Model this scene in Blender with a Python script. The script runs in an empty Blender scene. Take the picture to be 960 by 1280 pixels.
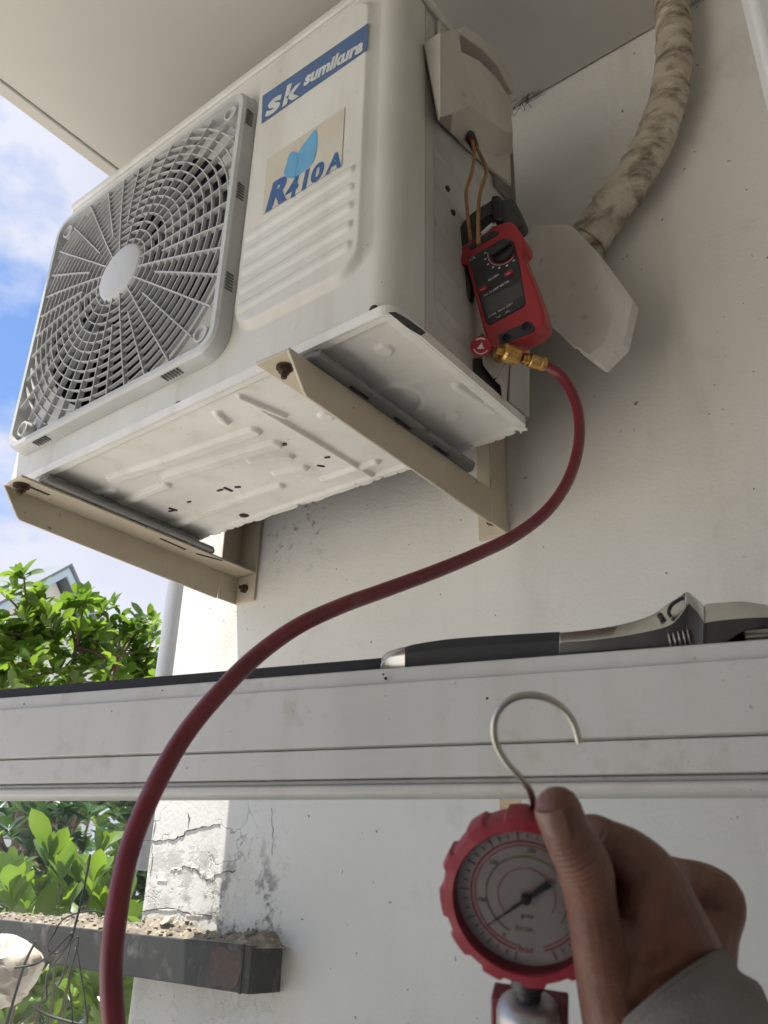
import bpy, bmesh, math, random
import numpy as np
from mathutils import Vector, Matrix, noise
random.seed(7); rng = np.random.RandomState(5)
sc = bpy.context.scene
R_ = math.radians
V = lambda *a: np.array(a, float)
def nrm(v):
    v = np.asarray(v, float); return v/np.linalg.norm(v)

# ------------------------------------------------------------------ camera
FPX = 1069.858
YAW, PIT, ROL = -0.665761815, 0.436603247, 0.0231582211
CP = V(0.475935102, -0.608443426, -0.606646576)
FW = V(math.sin(YAW)*math.cos(PIT), math.cos(YAW)*math.cos(PIT), math.sin(PIT))
_r = V(math.cos(YAW), -math.sin(YAW), 0); _u = np.cross(_r, FW)
RT = math.cos(ROL)*_r + math.sin(ROL)*_u
UP = -math.sin(ROL)*_r + math.cos(ROL)*_u
cd = bpy.data.cameras.new('camera'); cam = bpy.data.objects.new('camera', cd)
sc.collection.objects.link(cam); sc.camera = cam
cd.sensor_fit = 'HORIZONTAL'; cd.sensor_width = 36; cd.lens = 36*FPX/960
cd.dof.use_dof = True; cd.dof.focus_distance = 1.15; cd.dof.aperture_fstop = 24
cd.clip_start = 0.02; cd.clip_end = 3000
M = Matrix.Identity(4)
for i in range(3):
    M[i][0], M[i][1], M[i][2], M[i][3] = RT[i], UP[i], -FW[i], CP[i]
cam.matrix_world = M
def ray(px, py): return RT*(px-480)/FPX + UP*(640-py)/FPX + FW
def at(px, py, d): return CP + ray(px, py)*d              # survey helper: a sight line and a distance give a place
def hit(px, py, ax, val):
    d = ray(px, py); return CP + d*((val-CP[ax])/d[ax])
def phit(px, py, P, N):
    d = ray(px, py); return CP + d*(((P-CP)@N)/(d@N))

# ------------------------------------------------------------------ light
SUN = nrm(V(-.16, -.22, 1.0))
sl = bpy.data.lights.new('sun', 'SUN'); sl.energy = 5.0; sl.angle = R_(.5); sl.color = (1, .95, .87)
so = bpy.data.objects.new('sun', sl); sc.collection.objects.link(so)
so.rotation_euler = Vector(SUN).to_track_quat('Z', 'Y').to_euler()
sc.view_settings.view_transform = 'Standard'; sc.view_settings.look = 'None'
sc.view_settings.exposure = 1.25; sc.view_settings.gamma = 1
w = bpy.data.worlds.new('World'); sc.world = w; w.use_nodes = True
nt = w.node_tree; nt.nodes.clear()
def N_(t, ty, **kw):
    n = t.nodes.new(ty)
    for k, v in kw.items(): setattr(n, k, v)
    return n
sky = N_(nt, 'ShaderNodeTexSky', sky_type='NISHITA', sun_disc=False)
sky.sun_elevation = math.asin(SUN[2]); sky.sun_rotation = math.atan2(SUN[0], SUN[1])
sky.air_density = 1.0; sky.dust_density = 0.6; sky.ozone_density = 1.5
tc = N_(nt, 'ShaderNodeTexCoord')
mp = N_(nt, 'ShaderNodeMapping'); mp.inputs['Scale'].default_value = (1, 1, 1.9); mp.inputs['Location'].default_value = (.35, .2, .1)
cn = N_(nt, 'ShaderNodeTexNoise'); cn.inputs['Scale'].default_value = 3.2; cn.inputs['Detail'].default_value = 9; cn.inputs['Roughness'].default_value = .55
cr = N_(nt, 'ShaderNodeValToRGB'); cr.color_ramp.elements[0].position = .42; cr.color_ramp.elements[1].position = .57
cn2 = N_(nt, 'ShaderNodeTexNoise'); cn2.inputs['Scale'].default_value = 5; cn2.inputs['Detail'].default_value = 6
cc = N_(nt, 'ShaderNodeMix', data_type='RGBA'); cc.inputs[6].default_value = (2.7, 2.85, 3.6, 1); cc.inputs[7].default_value = (4.3, 4.35, 4.7, 1)
mx = N_(nt, 'ShaderNodeMix', data_type='RGBA')
sk2 = N_(nt, 'ShaderNodeMix', data_type='RGBA', blend_type='MULTIPLY'); sk2.inputs[0].default_value = 1; sk2.inputs[7].default_value = (.72, .82, .95, 1)
bg = N_(nt, 'ShaderNodeBackground'); bg.inputs[1].default_value = 0.10
wo = N_(nt, 'ShaderNodeOutputWorld')
L = nt.links.new
L(tc.outputs['Generated'], mp.inputs[0]); L(mp.outputs[0], cn.inputs[0]); L(mp.outputs[0], cn2.inputs[0])
L(cn.outputs[0], cr.inputs[0]); L(cr.outputs[0], mx.inputs[0]); L(sky.outputs[0], sk2.inputs[6]); L(sk2.outputs[2], mx.inputs[6])
L(cn2.outputs[0], cc.inputs[0]); L(cc.outputs[2], mx.inputs[7]); L(mx.outputs[2], bg.inputs[0]); L(bg.outputs[0], wo.inputs[0])
sc.cycles.max_bounces = 10; sc.cycles.diffuse_bounces = 6; sc.cycles.transparent_max_bounces = 12

# ------------------------------------------------------------------ materials
def mat(name, col, rough=.5, metal=0, var=.12, vscale=6, col2=None, dirt=None, dscale=25, dthr=(.62, .72), bump=.0, bscale=200, spec=.5, coat=0, sss=0, stretch=None, speck=None, crease=None):
    m = bpy.data.materials.new(name); m.use_nodes = True; t = m.node_tree; b = t.nodes['Principled BSDF']
    b.inputs['Roughness'].default_value = rough; b.inputs['Metallic'].default_value = metal
    b.inputs['Specular IOR Level'].default_value = spec; b.inputs['Coat Weight'].default_value = coat
    if sss: b.inputs['Subsurface Weight'].default_value = sss; b.inputs['Subsurface Radius'].default_value = (.006, .002, .001)
    g = N_(t, 'ShaderNodeNewGeometry'); src = g.outputs['Position']
    if stretch:
        mpp = N_(t, 'ShaderNodeMapping'); mpp.inputs['Scale'].default_value = stretch; t.links.new(src, mpp.inputs[0]); src = mpp.outputs[0]
    n = N_(t, 'ShaderNodeTexNoise'); n.inputs['Scale'].default_value = vscale; n.inputs['Detail'].default_value = 6; t.links.new(src, n.inputs[0])
    mr = N_(t, 'ShaderNodeMapRange'); mr.inputs[1].default_value = .3; mr.inputs[2].default_value = .7; t.links.new(n.outputs[0], mr.inputs[0])
    c2 = col2 if col2 else tuple(c*(1-var*2) for c in col)
    x = N_(t, 'ShaderNodeMix', data_type='RGBA'); x.inputs[6].default_value = (*c2, 1); x.inputs[7].default_value = (*col, 1)
    t.links.new(mr.outputs[0], x.inputs[0]); out = x.outputs[2]
    if dirt:
        d = N_(t, 'ShaderNodeTexNoise'); d.inputs['Scale'].default_value = dscale; d.inputs['Detail'].default_value = 8; d.inputs['Roughness'].default_value = .65; t.links.new(src, d.inputs[0])
        dm = N_(t, 'ShaderNodeMapRange'); dm.inputs[1].default_value = dthr[0]; dm.inputs[2].default_value = dthr[1]; t.links.new(d.outputs[0], dm.inputs[0])
        y = N_(t, 'ShaderNodeMix', data_type='RGBA'); y.inputs[7].default_value = (*dirt, 1); t.links.new(out, y.inputs[6]); t.links.new(dm.outputs[0], y.inputs[0]); out = y.outputs[2]
    if speck:
        for sc1, th in ((170, .735), (420, .74)):
            d = N_(t, 'ShaderNodeTexNoise'); d.inputs['Scale'].default_value = sc1; d.inputs['Detail'].default_value = 2; t.links.new(src, d.inputs[0])
            dm = N_(t, 'ShaderNodeMapRange'); dm.inputs[1].default_value = th; dm.inputs[2].default_value = th+.03; dm.inputs[4].default_value = .5; t.links.new(d.outputs[0], dm.inputs[0])
            y = N_(t, 'ShaderNodeMix', data_type='RGBA'); y.inputs[7].default_value = (*speck, 1); t.links.new(out, y.inputs[6]); t.links.new(dm.outputs[0], y.inputs[0]); out = y.outputs[2]
        q = N_(t, 'ShaderNodeMapping'); q.inputs['Scale'].default_value = (1, 1, .1); t.links.new(src, q.inputs[0])
        d = N_(t, 'ShaderNodeTexNoise'); d.inputs['Scale'].default_value = 26; d.inputs['Detail'].default_value = 5; t.links.new(q.outputs[0], d.inputs[0])
        dm = N_(t, 'ShaderNodeMapRange'); dm.inputs[1].default_value = .52; dm.inputs[2].default_value = .78; dm.inputs[4].default_value = .55; t.links.new(d.outputs[0], dm.inputs[0])
        y = N_(t, 'ShaderNodeMix', data_type='RGBA'); y.inputs[7].default_value = (*(c*.5+k*.5 for c, k in zip(col, (.3, .25, .17))), 1); t.links.new(out, y.inputs[6]); t.links.new(dm.outputs[0], y.inputs[0]); out = y.outputs[2]
    t.links.new(out, b.inputs['Base Color'])
    if bump:
        bn = N_(t, 'ShaderNodeTexNoise'); bn.inputs['Scale'].default_value = bscale; bn.inputs['Detail'].default_value = 5; t.links.new(src, bn.inputs[0])
        bp = N_(t, 'ShaderNodeBump'); bp.inputs['Strength'].default_value = bump; bp.inputs['Distance'].default_value = .002
        hh = bn.outputs[0]
        for C_, ax_, fq, rad in (crease or ()):              # folds of skin over a knuckle
            sb_ = N_(t, 'ShaderNodeVectorMath', operation='SUBTRACT'); sb_.inputs[1].default_value = tuple(C_); t.links.new(g.outputs['Position'], sb_.inputs[0])
            ln = N_(t, 'ShaderNodeVectorMath', operation='LENGTH'); t.links.new(sb_.outputs[0], ln.inputs[0])
            dt = N_(t, 'ShaderNodeVectorMath', operation='DOT_PRODUCT'); dt.inputs[1].default_value = tuple(ax_); t.links.new(sb_.outputs[0], dt.inputs[0])
            nz = N_(t, 'ShaderNodeMath', operation='MULTIPLY_ADD'); nz.inputs[1].default_value = .004; t.links.new(n.outputs[0], nz.inputs[0]); t.links.new(dt.outputs['Value'], nz.inputs[2])
            ml = N_(t, 'ShaderNodeMath', operation='MULTIPLY'); ml.inputs[1].default_value = fq; t.links.new(nz.outputs[0], ml.inputs[0])
            sn = N_(t, 'ShaderNodeMath', operation='SINE'); t.links.new(ml.outputs[0], sn.inputs[0])
            ab = N_(t, 'ShaderNodeMath', operation='ABSOLUTE'); t.links.new(sn.outputs[0], ab.inputs[0])
            pw = N_(t, 'ShaderNodeMath', operation='POWER'); pw.inputs[1].default_value = .35; t.links.new(ab.outputs[0], pw.inputs[0])
            fo = N_(t, 'ShaderNodeMapRange'); fo.interpolation_type = 'SMOOTHSTEP'; fo.inputs[1].default_value = rad; fo.inputs[2].default_value = rad*.3; fo.inputs[4].default_value = 2.2; t.links.new(ln.outputs['Value'], fo.inputs[0])
            p1 = N_(t, 'ShaderNodeMath', operation='SUBTRACT'); p1.inputs[1].default_value = 1; t.links.new(pw.outputs[0], p1.inputs[0])
            fin = N_(t, 'ShaderNodeMath', operation='MULTIPLY_ADD'); t.links.new(p1.outputs[0], fin.inputs[0]); t.links.new(fo.outputs[0], fin.inputs[1]); t.links.new(hh, fin.inputs[2]); hh = fin.outputs[0]
        t.links.new(hh, bp.inputs['Height']); t.links.new(bp.outputs[0], b.inputs['Normal'])
    return m
WHITE = mat('unit_white_paint', (.66, .655, .62), .38, vscale=5, col2=(.56, .55, .50), dirt=(.33, .27, .19), dscale=38, dthr=(.66, .8), bump=.04, bscale=60, speck=(.16, .125, .08))
PAN = mat('pan_white_paint', (.80, .79, .765), .45, vscale=7, col2=(.68, .665, .62), dirt=(.30, .27, .2), dscale=45, dthr=(.66, .78), bump=.06, bscale=90, speck=(.16, .125, .08))
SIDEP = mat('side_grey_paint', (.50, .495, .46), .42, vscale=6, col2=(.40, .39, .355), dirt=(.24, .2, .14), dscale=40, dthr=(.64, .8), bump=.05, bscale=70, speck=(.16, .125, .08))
GRILL = mat('grille_plastic', (.53, .54, .54), .45, vscale=9, col2=(.43, .435, .425), dirt=(.3, .29, .26), dscale=50, dthr=(.62, .8))
COVP = mat('cover_plastic', (.56, .53, .475), .5, vscale=9, col2=(.46, .43, .375), dirt=(.25, .2, .14), dscale=30, dthr=(.6, .8), speck=(.16, .125, .08))
PLATEP = mat('plate_plastic', (.68, .66, .62), .5, vscale=10, col2=(.56, .535, .49), dirt=(.3, .25, .18), dscale=35, dthr=(.6, .78), speck=(.16, .125, .08))
DARK = mat('dark_void', (.02, .02, .022), .8)
FANM = mat('shaded_fan_plastic', (.018, .022, .034), .5)  # fan and shroud coloured near black for the shade inside the cavity
BLACK = mat('black_plastic', (.018, .018, .02), .42, bump=.05, bscale=900)
RUBBER = mat('black_rubber', (.022, .022, .024), .7, bump=.1, bscale=700)
RED = mat('red_plastic', (.34, .013, .022), .36, var=.08, bump=.03, bscale=500)
RED2 = mat('red_rubber', (.25, .010, .026), .5, var=.08, bump=.03, bscale=500)
MAROON = mat('maroon_paint', (.16, .012, .03), .35)
HOSE = mat('hose_rubber', (.185, .011, .024), .4, var=.16, vscale=30, dirt=(.15, .05, .05), dscale=60, dthr=(.6, .75), bump=.05, bscale=500, coat=.15)
BRASS = mat('brass', (.62, .38, .13), .3, 1, dirt=(.2, .1, .03), dscale=90, dthr=(.5, .75))
STEEL_SHADE = mat('shaded_steel', (.09, .09, .09), .38, .9, vscale=40, bump=.03, bscale=300)
STEEL = mat('chrome_steel', (.62, .62, .6), .27, 1, vscale=40, var=.1, bump=.03, bscale=300)
SATIN = mat('satin_zinc', (.42, .42, .43), .42, .85, vscale=60)
WIREM = mat('hook_steel', (.48, .47, .43), .36, 1, vscale=60)
TAN = mat('bracket_paint', (.58, .515, .405), .5, vscale=9, col2=(.48, .415, .31), dirt=(.1, .055, .025), dscale=60, dthr=(.64, .72), bump=.12, bscale=130)
SLATE = mat('foot_grey_steel', (.2, .2, .195), .5, vscale=12, dirt=(.09, .07, .05), dscale=40, dthr=(.58, .7))
RUST = mat('rusty_bolt', (.06, .042, .035), .6, .5, dirt=(.13, .05, .02), dscale=120, dthr=(.5, .65))
ALU = mat('rail_powder_coat', (.56, .56, .545), .42, vscale=5, col2=(.5, .5, .485), dirt=(.38, .355, .31), dscale=24, dthr=(.58, .78), bump=.06, bscale=350, speck=(.16, .125, .08))
ORANGE = mat('orange_wire', (.27, .125, .035), .45, var=.2, vscale=60)
GREY = mat('grey_pvc', (.36, .37, .39), .4, stretch=(1, 1, .2), vscale=14)
BLUE1 = mat('sticker_blue', (.058, .125, .27), .4, var=.12, vscale=14, dirt=(.3, .32, .34), dscale=60, dthr=(.66, .85))
BLUE2 = mat('sticker_lettering_blue', (.025, .105, .30), .4, var=.1, vscale=20)
BLUE3 = mat('sticker_leaf_blue', (.12, .36, .58), .45, col2=(.08, .28, .5), vscale=30)
CREAM = mat('sticker_cream', (.50, .44, .33), .5, col2=(.56, .55, .49), vscale=9, dirt=(.36, .3, .2), dscale=25, dthr=(.6, .8))
LETW = mat('sticker_white', (.58, .6, .58), .45, vscale=40, col2=(.5, .52, .5))
PRINT = mat('print_white', (.62, .62, .62), .5)
PRINTD = mat('print_dark', (.03, .03, .035), .5)
PRINTR = mat('print_red', (.42, .03, .05), .5)
PRINTO = mat('print_olive', (.24, .22, .07), .5)
DIAL = mat('dial_white', (.40, .365, .375), .35, var=.05, vscale=60)
LCD = mat('lcd_grey', (.05, .055, .05), .25, var=.1)
SKIN = mat('skin', (.155, .067, .043), .5, crease=((at(722,1078,.306), nrm(at(709,1047,.313)-at(731,1085,.3155)), 1500, .0125), (at(762,1046,.326), nrm(at(745,1040,.333)-at(785,1062,.335)), 1500, .008), (at(880,1105,.362), nrm(at(865,1095,.37)-at(895,1125,.372)), 1300, .010)), vscale=35, col2=(.115, .047, .03), dirt=(.18, .085, .06), dscale=130, dthr=(.5, .75), bump=.28, bscale=420, sss=.12)
NAIL = mat('nail', (.19, .095, .07), .35, sss=.1)
CLOTH = mat('grey_fabric', (.19, .175, .17), .9, vscale=50, bump=.6, bscale=700)
BARK = mat('bark', (.16, .1, .065), .8, vscale=18, var=.2, bump=.5, bscale=60)
STEM = mat('green_stem', (.10, .11, .05), .7, vscale=20, bump=.3, bscale=80)
SOIL = mat('soil_debris', (.27, .225, .165), .95, vscale=40, col2=(.13, .11, .085), dirt=(.46, .41, .33), dscale=90, dthr=(.55, .68), bump=.8, bscale=180)
LEDGE = mat('dark_steel', (.03, .033, .03), .75, vscale=14, col2=(.012, .014, .013), dirt=(.12, .11, .09), dscale=30, dthr=(.52, .74), bump=.2, bscale=90)
CABLE = mat('black_cable', (.02, .02, .022), .5)
BAG = mat('white_plastic_bag', (.62, .57, .5), .4, vscale=20, col2=(.5, .42, .34), dirt=(.2, .12, .06), dscale=26, dthr=(.58, .7))
CONC = mat('concrete_ground', (.54, .52, .475), .9, vscale=2, col2=(.46, .44, .40), bump=.2, bscale=30)
SHADEW = mat('shading_wall_paint', (.54, .52, .485), .8, var=.03)
HOUSEW = mat('house_render', (.55, .55, .53), .8, var=.05)
FASCIA = mat('fascia_paint', (.36, .46, .52), .6, var=.06)
ROOFM = mat('roof_sheet', (.13, .15, .17), .5, var=.1, vscale=3)
SLOT = mat('slot_shadow_grey', (.13, .13, .125), .7)
FIN = mat('coil_fins', (.30, .28, .24), .55, .3, vscale=30)

def leaf_mat(name, a, b, tr):
    m = bpy.data.materials.new(name); m.use_nodes = True; t = m.node_tree; p = t.nodes['Principled BSDF']; o = t.nodes['Material Output']
    oi = N_(t, 'ShaderNodeObjectInfo'); g = N_(t, 'ShaderNodeNewGeometry')
    n = N_(t, 'ShaderNodeTexNoise'); n.inputs['Scale'].default_value = 7; t.links.new(g.outputs['Position'], n.inputs[0])
    ad = N_(t, 'ShaderNodeMath', operation='MULTIPLY_ADD'); ad.inputs[1].default_value = .35; t.links.new(g.outputs['Random Per Island'], ad.inputs[0]); t.links.new(n.outputs[0], ad.inputs[2])
    ad2 = N_(t, 'ShaderNodeMath', operation='MULTIPLY_ADD'); ad2.inputs[1].default_value = .35; t.links.new(oi.outputs['Random'], ad2.inputs[0]); t.links.new(ad.outputs[0], ad2.inputs[2])
    mr = N_(t, 'ShaderNodeMapRange'); mr.inputs[1].default_value = .45; mr.inputs[2].default_value = 1.05; t.links.new(ad2.outputs[0], mr.inputs[0])
    x = N_(t, 'ShaderNodeMix', data_type='RGBA'); x.inputs[6].default_value = (*a, 1); x.inputs[7].default_value = (*b, 1); t.links.new(mr.outputs[0], x.inputs[0])
    t.links.new(x.outputs[2], p.inputs['Base Color']); p.inputs['Roughness'].default_value = .38
    tl = N_(t, 'ShaderNodeBsdfTranslucent'); y = N_(t, 'ShaderNodeMix', data_type='RGBA', blend_type='MULTIPLY'); y.inputs[0].default_value = 1; y.inputs[7].default_value = (1.45, 1.45, .6, 1)
    t.links.new(x.outputs[2], y.inputs[6]); t.links.new(y.outputs[2], tl.inputs[0])
    ms = N_(t, 'ShaderNodeMixShader'); ms.inputs[0].default_value = tr
    t.links.new(p.outputs[0], ms.inputs[1]); t.links.new(tl.outputs[0], ms.inputs[2]); t.links.new(ms.outputs[0], o.inputs[0])
    return m
LEAF = leaf_mat('leaf', (.032, .085, .014), (.10, .20, .022), .45)
LEAFB = leaf_mat('leaf_fresh', (.045, .10, .020), (.165, .255, .045), .5)
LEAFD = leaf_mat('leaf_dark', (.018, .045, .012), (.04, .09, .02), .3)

def wall_mat():
    m = bpy.data.materials.new('weathered_white_wall'); m.use_nodes = True; t = m.node_tree; b = t.nodes['Principled BSDF']; l = t.links.new
    b.inputs['Roughness'].default_value = .85; b.inputs['Specular IOR Level'].default_value = .2
    g = N_(t, 'ShaderNodeNewGeometry'); P = g.outputs['Position']
    def noise_(s, d=6, r=.5, stretch=None):
        n = N_(t, 'ShaderNodeTexNoise'); n.inputs['Scale'].default_value = s; n.inputs['Detail'].default_value = d; n.inputs['Roughness'].default_value = r
        if stretch:
            q = N_(t, 'ShaderNodeMapping'); q.inputs['Scale'].default_value = stretch; l(P, q.inputs[0]); l(q.outputs[0], n.inputs[0])
        else: l(P, n.inputs[0])
        return n.outputs[0]
    def rng_(x, a, c, lo=0, hi=1):
        q = N_(t, 'ShaderNodeMapRange'); q.interpolation_type = 'SMOOTHSTEP'
        for k, v in ((1, a), (2, c), (3, lo), (4, hi)): q.inputs[k].default_value = v
        l(x, q.inputs[0]); return q.outputs[0]
    def mul(a, c):
        q = N_(t, 'ShaderNodeMath', operation='MULTIPLY')
        for i, v in enumerate((a, c)):
            if isinstance(v, (int, float)): q.inputs[i].default_value = v
            else: l(v, q.inputs[i])
        return q.outputs[0]
    def mixc(f, a, col):
        q = N_(t, 'ShaderNodeMix', data_type='RGBA'); l(f, q.inputs[0])
        if isinstance(a, tuple): q.inputs[6].default_value = (*a, 1)
        else: l(a, q.inputs[6])
        q.inputs[7].default_value = (*col, 1); return q.outputs[2]
    s = N_(t, 'ShaderNodeSeparateXYZ'); l(P, s.inputs[0]); X, Z = s.outputs[0], s.outputs[2]
    c = mixc(rng_(noise_(2.2), .3, .7), (.745, .73, .69), (.67, .65, .60))
    streak = mul(rng_(noise_(9, 5, .6, (1, 1, .12)),   .5, .75), .5); c = mixc(streak, c, (.5, .48, .42))
    # grey rub marks and mildew with their own places on the wall
    low = mul(mul(rng_(X, -.50, -.58), rng_(X, -.86, -.62, .25, 1)), mul(rng_(Z, -.44, -.63), rng_(Z, -.76, -.68)))
    mold = mul(mul(low, rng_(noise_(26, 10, .7), .50, .60)), .85); c = mixc(mold, c, (.075, .075, .062))
    bx = mul(mul(rng_(X, -.68, -.6), rng_(X, -.47, -.53)), mul(rng_(Z, -.07, 0.02), rng_(Z, .16, .08)))
    c = mixc(mul(mul(bx, rng_(noise_(45, 10, .75), .54, .63)), .7), c, (.16, .15, .14))
    blot = mul(rng_(noise_(5.5, 9, .68), .56, .72), .4); c = mixc(blot, c, (.45, .42, .36))
    spk = mul(rng_(noise_(75, 3, .5), .72, .75), .8); c = mixc(spk, c, (.12, .1, .085))
    # cracked and lifted paint low on the wall
    vo = N_(t, 'ShaderNodeTexVoronoi', feature='DISTANCE_TO_EDGE'); vo.inputs['Scale'].default_value = 9
    dp = N_(t, 'ShaderNodeVectorMath', operation='ADD'); wn = N_(t, 'ShaderNodeTexNoise'); wn.inputs['Scale'].default_value = 14; wn.inputs['Detail'].default_value = 6
    sc_ = N_(t, 'ShaderNodeVectorMath', operation='SCALE'); sc_.inputs['Scale'].default_value = .18
    l(P, wn.inputs[0]); l(wn.outputs[1], sc_.inputs[0]); l(P, dp.inputs[0]); l(sc_.outputs[0], dp.inputs[1]); l(dp.outputs[0], vo.inputs[0])
    cl = mul(rng_(vo.outputs[0], .022, .0), mul(mul(rng_(Z, -.40, -.46), rng_(Z, -.70, -.67)), mul(rng_(X, -.58, -.68), rng_(noise_(5), .42, .52))))
    c = mixc(mul(cl, .75), c, (.2, .19, .17))
    pe = mul(rng_(noise_(30, 8, .6), .5, .54), mul(rng_(Z, -.5, -.56), rng_(X, -.5, -.6)))
    c = mixc(mul(pe, .25), c, (.5, .48, .44))
    l(c, b.inputs['Base Color'])
    h = N_(t, 'ShaderNodeMath', operation='MULTIPLY_ADD'); l(cl, h.inputs[0]); h.inputs[1].default_value = -3
    h2 = N_(t, 'ShaderNodeMath', operation='MULTIPLY_ADD'); l(pe, h2.inputs[0]); h2.inputs[1].default_value = -2.2; l(mul(noise_(160, 6), .5), h2.inputs[2]); l(h2.outputs[0], h.inputs[2])
    h3 = N_(t, 'ShaderNodeMath', operation='ADD'); l(h.outputs[0], h3.inputs[0]); l(mul(noise_(7, 3), 2.5), h3.inputs[1])
    bp = N_(t, 'ShaderNodeBump'); bp.inputs['Strength'].default_value = .35; bp.inputs['Distance'].default_value = .004; l(h3.outputs[0], bp.inputs['Height']); l(bp.outputs[0], b.inputs['Normal'])
    return m
WALL = wall_mat()
def tape_mat():
    m = mat('dirty_wrap_tape', (.60, .54, .44), .65, vscale=16, col2=(.40, .335, .25), dirt=(.14, .10, .065), dscale=19, dthr=(.47, .66), bump=.9, bscale=75, stretch=(1, 1, 2.2))
    return m
TAPE = tape_mat()
def glass_mat():
    m = bpy.data.materials.new('window_glass'); m.use_nodes = True; t = m.node_tree; t.nodes.clear(); l = t.links.new
    o = N_(t, 'ShaderNodeOutputMaterial'); tr = N_(t, 'ShaderNodeBsdfTransparent'); tr.inputs[0].default_value = (.935, .95, .965, 1)
    gl = N_(t, 'ShaderNodeBsdfGlossy'); gl.inputs['Roughness'].default_value = .02; fr = N_(t, 'ShaderNodeFresnel'); fr.inputs[0].default_value = 1.13
    a = N_(t, 'ShaderNodeMixShader'); l(fr.outputs[0], a.inputs[0]); l(tr.outputs[0], a.inputs[1]); l(gl.outputs[0], a.inputs[2])
    df = N_(t, 'ShaderNodeBsdfDiffuse'); df.inputs[0].default_value = (.7, .7, .68, 1)
    g = N_(t, 'ShaderNodeNewGeometry'); n = N_(t, 'ShaderNodeTexNoise'); n.inputs['Scale'].default_value = 18; n.inputs['Detail'].default_value = 8; l(g.outputs['Position'], n.inputs[0])
    mr = N_(t, 'ShaderNodeMapRange'); mr.inputs[1].default_value = .4; mr.inputs[2].default_value = .8; mr.inputs[3].default_value = .003; mr.inputs[4].default_value = .022; l(n.outputs[0], mr.inputs[0])
    b = N_(t, 'ShaderNodeMixShader'); l(mr.outputs[0], b.inputs[0]); l(a.outputs[0], b.inputs[1]); l(df.outputs[0], b.inputs[2]); l(b.outputs[0], o.inputs[0])
    return m
GLASS = glass_mat()

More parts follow.
